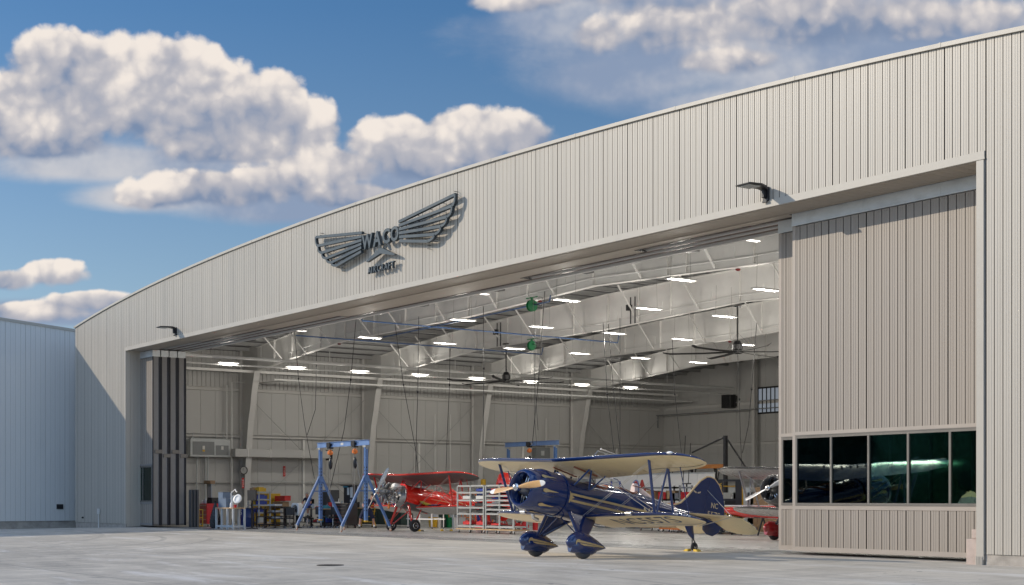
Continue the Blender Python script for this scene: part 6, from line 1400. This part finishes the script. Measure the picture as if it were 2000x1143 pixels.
x, z = at(1180, 1000, 21); t = thing('blue_hoop_stand', 'blue tube stand rising behind the biplane cockpit', 'stand', (x, 21, 0)); t.scale = (1.15, 1, 1.08); mb = MB(); mb.tube([(-.55, 0, 0), (-.55, 0, 2.2), (.55, 0, 2.35), (.62, 0, 0)], .045, 8); mb.tube([(-.55, .6, 0), (-.55, .6, 2.2), (.55, .6, 2.35), (.62, .6, 0)], .045, 8); mb.bx(-.55, .6, 0, .6, 1.3, 1.4); mb.build('frame', M_bluP, t); mb = MB(); mb.bx(-.1, .5, .1, .5, 1.4, 1.9); mb.build('box', M_bluP, t)
# orange storage beam with brackets
x0, z0 = at(1240, 915, 30); x1, z1 = at(1418, 915, 30); t = thing('storage_beam', 'long orange brown rack beam behind the blue upper wing tip', 'rack beam', (0, 30, 0)); mb = MB(); mb.bx(x0, x1, -.08, .08, z0-.12, z0+.12); mb.build('beam', M_orgR, t)
for i in range(4): X = x0+(x1-x0)*(i+.5)/4; mb = MB(); mb.bx(X-.06, X+.06, .09, .2, 0, z0+.12); mb.bar((X, -.0, z0-.1), (X+.3, 0, z0-.9), .05, .05); mb.bar((X+.3, 0, z0-.9), (X+.5, 0, z0-.1), .05, .05); mb.build('bracket', M_black, t)
# tall black jib with stays
x, z = at(1417, 851, 22); t = thing('jib_post', 'tall black steel post with two slanting stays', 'jib', (x, 22, 0)); mb = MB(); mb.bx(-.085, .085, -.085, .085, 0, z); mb.bx(-.3, .3, -.3, .3, 0, .04); mb.build('post', M_black, t)
xa, za = at(1352, 884, 22); xb_, zb_ = at(1456, 912, 22)
for X, Z in ((xa, za), (xb_, zb_)): mb = MB(); mb.tube([(0, 0, z-.05), (X-x, 0, Z)], .05, 6); mb.build('stay', M_black, t)
mb = MB(); mb.tube([(xa-x-.3, 0, za-1.6), (xa-x-.12, 0, za+.5)], .02, 6); mb.tube([(xa-x-.7, 0, za-1.6), (xa-x-.52, 0, za+.9)], .02, 6); mb.bx(xa-x-.75, xa-x-.1, -.03, .03, za-1.66, za-1.6); mb.bx(xa-x-.45, xa-x-.40, -.03, .03, 0, za-1.66); mb.build('outrigger', M_black, t)
# forklift
x, z = at(1424, 1000, 16.5); t = thing('forklift', 'yellow and black forklift with striped load backrest beside the biplane tail', 'forklift', (x, 16.5, 0), R(42))
mb = MB(); mb.bx(-.55, .55, .35, 2.1, .25, .95); mb.bx(-.5, .5, 1.5, 2.15, .95, 1.25); mb.bx(-.45, .45, .4, .9, .95, 1.3); mb.build('chassis', M_yel, t, bevel=.05)
for sx in (-1, 1): mb = MB(); mb.tube([(sx*.5, .5, .95), (sx*.48, .65, 2.15), (sx*.48, 1.75, 2.2), (sx*.5, 2.0, 1.2)], .045, 8); mb.build('guard_post', M_yel, t)
mb = MB(); [mb.bx(-.48, .48, .65+i*.17, .71+i*.17, 2.16, 2.2) for i in range(7)]; mb.build('overhead_guard', M_yel, t)
for sx in (-1, 1): mb = MB(); mb.bx(sx*.42-.14, sx*.42+.14, .0, .28, .05, 2.45); m_ = mb.build('mast_rail', M_black, t)
mb = MB(); mb.bx(-.5, .5, .02, .2, 2.38, 2.48); mb.build('mast_cross', M_black, t); mb = MB(); mb.bx(-.5, .5, .02, .2, 1.5, 1.6); mb.build('mast_cross', M_black, t)
mb = MB(); put_text(mb, 'HYSTER', lambda v: (-.42-v[1], -.006, 1.9+v[0]), fit=(.85, .17), bold=.02); mb.build('lettering', M_yel, t, fix=False)
mb = MB(); mb.bx(-.68, .68, -.12, -.04, 1.22, 1.28); mb.bx(-.68, .68, -.12, -.04, .62, .68)
for i in range(13): mb.bx(-.68+i*.108, -.68+i*.108+.05, -.11, -.05, .68, 1.22)
mb.build('load_backrest', M_yel, t); mb = MB(); mb.bx(-.66, .66, -.04, -.0, .6, 1.25); mb.build('carriage', M_black, t)
for sx in (-1, 1): mb = MB(); mb.bx(sx*.3-.06, sx*.3+.06, -1.15, -.12, .04, .08); mb.bx(sx*.3-.06, sx*.3+.06, -.13, -.09, .04, .62); mb.build('fork', M_black, t)
for sx in (-1, 1):
    for yy in (.45, 1.7): mb = MB(); mb.lathe([(-.1, .16), (-.1, .26), (-.06, .3), (.06, .3), (.1, .26), (.1, .16)], (sx*.5, yy, .3), (1, 0, 0), 18); w_ = mb.build('wheel', M_tyre, t, True); mb = MB(); mb.lathe([(-.09, .02), (-.08, .16), (.08, .16), (.09, .02)], (sx*.5, yy, .3), (1, 0, 0), 14); mb.build('rim', M_yel, w_)
mb = MB(); mb.bx(-.3, .3, 1.1, 1.5, .95, 1.15); mb.bx(-.3, .3, 1.45, 1.55, 1.15, 1.6); mb.build('seat', M_black, t, bevel=.03)
# wooden dollies and loose wheels under the aircraft on the right
for i, (px, py) in enumerate(((1312, 1040), (1330, 1041), (1482, 1038), (1420, 1041))):
    x, y = PY(px, py, .6); t = thing('wooden_dolly', ['low wooden dolly seen under the blue lower wing, left one', 'low wooden dolly seen under the blue lower wing, right one', 'wooden dolly with orange edge left of the silver biplane wheel', 'wooden dolly behind the blue rudder'][i], 'dolly', (x, y, 0), 0, 'wooden dollies'); w_ = 2.0 if i == 2 else 1.1; mb = MB(); mb.bx(-w_/2, w_/2, -.3, .3, .13, .2); mb.bx(-w_/2+.1, w_/2-.1, -.28, .28, .2, .55 if i == 2 else .26); mb.build('deck', M_ply if i != 2 else M_card, t); mb = MB(); mb.bx(-w_/2-.01, w_/2+.01, -.32, -.302, .13, .2); mb.build('edge', M_orange, t); casters(t, [-w_/2+.12, w_/2-.12], [-.22, .22], .06)
x, y = PY(1472, 1040, 3); item('white_marker', 'white board standing behind the silver lower wing', 'board', x, y, 0, lambda mb: (mb.bx(-.06, .06, -.05, .05, 0, 1.0), mb.add([(-.1, -.06, .75), (.22, -.06, .72), (.16, -.06, 1.25), (-.12, -.06, 1.27), (-.1, -.03, .75), (.22, -.03, .72), (.16, -.03, 1.25), (-.12, -.03, 1.27)], [(0,1,2,3), (7,6,5,4), (0,4,5,1), (1,5,6,2), (2,6,7,3), (3,7,4,0)])), M_white)
for i, (px, c_) in enumerate(((1440, 'cream'), (1462, 'grey'), (1490, 'brown'))):
    x, z = at(px, 1000, 21); item('storage_cabinet', ['cream', 'grey', 'brown'][i]+' cabinet behind the silver biplane, '+['left', 'middle', 'right'][i]+' of three', 'cabinet', x, 21, 0, lambda mb: (mb.bx(-.7, .7, -.35, .35, 0, 1.9), mb.bx(-.68, -.01, -.37, -.351, .05, 1.85), mb.bx(.01, .68, -.37, -.351, .05, 1.85), mb.bx(-.08, -.05, -.39, -.371, .9, 1.1), mb.bx(-.4, .3, -.2, .2, 1.9, 2.15)), [M_cream, M_lgrey, M_card][i], 'cabinets behind the silver biplane')
x, z = at(1490, 1000, 15.5); t = thing('red_fuselage_shell', 'red aircraft body shell with white top edge on trestles behind the silver lower wing', 'aircraft body', (x, 15.5, 0))
mb = MB(); mb.loft([[(xx, .32*w_*math.cos(a), 1.02+(.26*w_)*math.sin(a)+dz) for a in [2*PI*j/20 for j in range(20)]] for xx, w_, dz in ((-2.4, .35, .1), (-2.0, .7, .04), (-1.0, 1.0, 0), (1.0, 1.15, 0), (2.6, 1.2, 0))]); mb.build('shell', RED, t, True)
mb = MB(); mb.bx(-2.3, 2.6, -.05, .05, 1.26, 1.32); mb.build('top_edge', M_white, t)
for a in (-1.6, 0, 1.8): mb = MB(); mb.bar((a-.3, 0, 0), (a, 0, .8), .05, .05); mb.bar((a+.3, 0, 0), (a, 0, .8), .05, .05); mb.bx(a-.35, a+.35, -.2, .2, .76, .8); mb.build('trestle', M_black, t)
# yellow chocks at the blue tail wheel
for i, dx in enumerate((-.24, .24)):
    x, y = -32.33-5.38*math.sin(R(2.5)), -5.0+5.38; item('tail_chock', 'yellow chock against the %s side of the blue biplane tail wheel' % ['left', 'right'][i], 'chock', x+dx*.95, y, gz(x, y)+.0, lambda mb: mb.prism([(-.10, 0), (.10, 0), (.10 if i == 0 else -.0, .07), (.0 if i == 0 else -.10, .07)], lambda p: (p[0], -.08, p[1]), lambda p: (p[0], .08, p[1])), mat('chock_yellow', (.75, .50, .06), .5), 'yellow tail wheel chocks')
x, z = at(1850, 975, 2.9); item('green_control_box', 'green control box inside the window of the right sliding door', 'control box', x+.3, 3.4, .0, lambda mb: (mb.bx(-.25, .25, -.1, .1, 1.55, 2.35), mb.bx(-.18, .18, -.13, -.101, 1.8, 2.2), mb.bx(-.04, .04, -.05, .05, 0, 1.55)), mat('control_green', (.08, .25, .10), .5))
# ---------------------------------------------------------------- people
def person(lab, loc, rz, J, hair_m, shorts=True, cap=False):
    """J: joints in local metres. One skinned body; hair is a child."""
    t = thing('person', lab, 'person', loc, rz)
    names = list(J); V = [Vector(J[n][:3]) for n in names]; RR = [J[n][3] for n in names]
    E = [('pelvis','belly'),('belly','chest'),('chest','neck'),('neck','head'),('head','crown')]
    for s in 'LR': E += [('pelvis','hip'+s),('hip'+s,'knee'+s),('knee'+s,'ankle'+s),('ankle'+s,'toe'+s),('chest','shoulder'+s),('shoulder'+s,'elbow'+s),('elbow'+s,'wrist'+s),('wrist'+s,'palm'+s)]
    idx = {n: i for i, n in enumerate(names)}; ed = [(idx[a], idx[b]) for a, b in E]
    for s in 'LR':     # five fingers each
        w_, p_ = Vector(J['wrist'+s][:3]), Vector(J['palm'+s][:3]); d = (p_-w_).normalized(); sd = d.cross(Vector((0, 0, 1))); sd = sd.normalized() if sd.length > .1 else Vector((1, 0, 0)); dn_ = sd.cross(d)
        for k, (off, ln) in enumerate(((-.03, .075), (-.011, .085), (.010, .08), (.029, .062))):
            a = p_+sd*off+d*.02; b = a+d*ln*.55-dn_*.012; c_ = b+d*ln*.35-dn_*.03
            i0 = len(V); V += [a, b, c_]; RR += [.011, .0095, .008]; ed += [(idx['palm'+s], i0), (i0, i0+1), (i0+1, i0+2)]
        a = w_+d*.03-sd*.03; b = a-sd*.035+d*.03; c_ = b+d*.035-dn_*.01; i0 = len(V); V += [a, b, c_]; RR += [.014, .012, .009]; ed += [(idx['wrist'+s], i0), (i0, i0+1), (i0+1, i0+2)]
    me = bpy.data.meshes.new('body'); me.from_pydata([tuple(v) for v in V], ed, []); o = bpy.data.objects.new('body', me); C.objects.link(o)
    sk = o.modifiers.new('skin', 'SKIN'); sb = o.modifiers.new('sub', 'SUBSURF'); sb.levels = 2; sb.render_levels = 2
    if not me.skin_vertices: me.attributes  # layer comes with the modifier
    b = bmesh.new(); b.from_mesh(me); lay = b.verts.layers.skin.verify(); b.verts.ensure_lookup_table()
    for i, v in enumerate(b.verts): v[lay].radius = (RR[i], RR[i]*(.78 if i < len(names) and names[i] in ('chest', 'belly', 'pelvis') else 1)); v[lay].use_root = (i == idx['pelvis'])
    b.to_mesh(me); b.free()
    dg = bpy.context.evaluated_depsgraph_get(); ev = bpy.data.meshes.new_from_object(o.evaluated_get(dg)); bpy.data.objects.remove(o)
    ev.name = 'body'; o = bpy.data.objects.new('body', ev); C.objects.link(o); o.parent = t
    for m in (M_skin, M_navyC, M_navyC, M_sock, M_black): ev.materials.append(m)
    segs = {'pelvis': 2, 'belly': 1, 'chest': 1}
    def reg(p):
        best = None
        for a, c_ in E:
            A, B = Vector(J[a][:3]), Vector(J[c_][:3]); u = max(0, min(1, (p-A).dot(B-A)/max((B-A).length_squared, 1e-6))); d_ = (p-A-(B-A)*u).length/((1-u)*J[a][3]+u*J[c_][3])
            if best is None or d_ < best[0]: best = (d_, a, c_, u)
        _, a, c_, u = best
        if c_.startswith('toe'): return 4
        if c_.startswith('ankle'): return 3 if u > .72 else 0
        if c_.startswith('knee') : return 2
        if c_.startswith('hip') or a == 'pelvis' and c_ == 'belly' and u < .4: return 2
        if c_ in ('belly', 'chest') or c_.startswith('shoulder'): return 1
        if c_.startswith('elbow'): return 1 if u < .65 else 0
        if c_ == 'neck': return 1 if u < .5 else 0
        return 0
    for pl in ev.polygons: pl.material_index = reg(pl.center); pl.use_smooth = True
    hc = Vector(J['head'][:3]); cr = Vector(J['crown'][:3]); up = (cr-hc).normalized(); fw = Vector(J.get('face', (0, -1, 0, 0))[:3]).normalized(); sd = fw.cross(up).normalized()
    mb = MB()
    for i in range(1): 
        L = []
        for ph in range(0, 8):
            a = -.25+ph/7*1.82; L.append([hc+up*(.045+.105*math.sin(a))*1.0+(fw*(math.cos(th_)*.098*math.cos(a)-.022)+sd*math.sin(th_)*.088*math.cos(a)) for th_ in [2*PI*j/18 for j in range(18)]])
        L = [[(v if (v-hc).dot(fw) < .045 or (v-hc).dot(up) > .085 else v-fw*.05) for v in rg] for rg in L]
    mb.loft(L); mb.build('hair', hair_m, t, True)
    mb = MB(); mb.loft([[hc+fw*(.085+q)+up*z_+sd*x_ for x_, z_ in ((-.012, -.03), (.012, -.03), (.006, .03), (-.006, .03))] for q in (0, .018)]); mb.build('nose', M_skin, t)
    for s in (-1, 1): mb = MB(); c_ = hc+sd*s*.088+fw*-.01; mb.ell(c_, (.016, .022, .033), 10, 6); mb.build('ear', M_skin, t, True); mb = MB(); c_ = hc+sd*s*.032+fw*.084+up*.018; mb.ell(c_, (.012, .012, .009), 8, 6); mb.build('eye', M_dark, t)
    mb = MB(); c_ = hc+fw*.088-up*.055; mb.bar(c_-sd*.024, c_+sd*.024, .01, .01); mb.build('mouth', mat('lips', (.35, .12, .10), .5), t)
    if shorts:
        for s in 'LR':
            A, B = Vector(J['hip'+s][:3]), Vector(J['knee'+s][:3]); mb = MB(); mb.tube([A+(A-B)*.08, A+(B-A)*.5, A+(B-A)*1.0], [.115, .105, .10], 16); mb.build('shorts_leg', M_navyC, t, True)
    return t
x, y = P(717, 1033)
pp_ = person('person in navy shirt and shorts, white socks, working behind the gantry legs', (x, y, 0), R(54), {
 'pelvis': (0, 0, .98, .145), 'belly': (.03, .02, 1.15, .135), 'chest': (.12, .05, 1.38, .155), 'neck': (.20, .08, 1.53, .06), 'head': (.25, .09, 1.64, .09), 'crown': (.28, .10, 1.74, .06), 'face': (.7, .5, -.3, 0),
 'hipL': (-.12, .02, .93, .105), 'kneeL': (-.30, .0, .52, .062), 'ankleL': (-.36, .05, .10, .042), 'toeL': (-.36, -.12, .04, .04),
 'hipR': (.12, .0, .93, .105), 'kneeR': (.28, -.02, .52, .062), 'ankleR': (.33, .03, .10, .042), 'toeR': (.45, -.08, .04, .04),
 'shoulderL': (-.10, .04, 1.43, .068), 'elbowL': (-.20, -.10, 1.15, .045), 'wristL': (.05, -.32, 1.10, .030), 'palmL': (.13, -.36, 1.11, .034),
 'shoulderR': (.30, .08, 1.42, .068), 'elbowR': (.48, -.02, 1.17, .045), 'wristR': (.68, -.20, 1.05, .030), 'palmR': (.75, -.25, 1.04, .034)}, M_hairD)
pp_.scale = (1.15, 1.15, 1.05)
x, y = P(603, 1029)
x, y = PY(603, 1030, 1.9)
stool(x, y, 'tall black stool carrying the grey haired person', .95)
person('grey haired person in a dark shirt sitting at the bench behind the left gantry', (x, y, 0), R(35), {
 'pelvis': (0, 0, 1.13, .15), 'belly': (0, -.04, 1.30, .14), 'chest': (0, -.12, 1.55, .16), 'neck': (0, -.18, 1.70, .06), 'head': (0, -.22, 1.82, .092), 'crown': (0, -.24, 1.92, .06), 'face': (0, -.9, -.4, 0),
 'hipL': (-.12, -.05, 1.10, .10), 'kneeL': (-.16, -.48, 1.06, .068), 'ankleL': (-.16, -.42, .62, .045), 'toeL': (-.16, -.56, .54, .04),
 'hipR': (.12, -.05, 1.10, .10), 'kneeR': (.16, -.48, 1.06, .068), 'ankleR': (.16, -.42, .62, .045), 'toeR': (.16, -.56, .54, .04),
 'shoulderL': (-.22, -.12, 1.60, .068), 'elbowL': (-.28, -.25, 1.33, .045), 'wristL': (-.16, -.50, 1.32, .030), 'palmL': (-.13, -.58, 1.33, .034),
 'shoulderR': (.22, -.12, 1.60, .068), 'elbowR': (.28, -.27, 1.33, .045), 'wristR': (.18, -.52, 1.32, .030), 'palmR': (.15, -.60, 1.33, .034)}, M_hair, shorts=False)
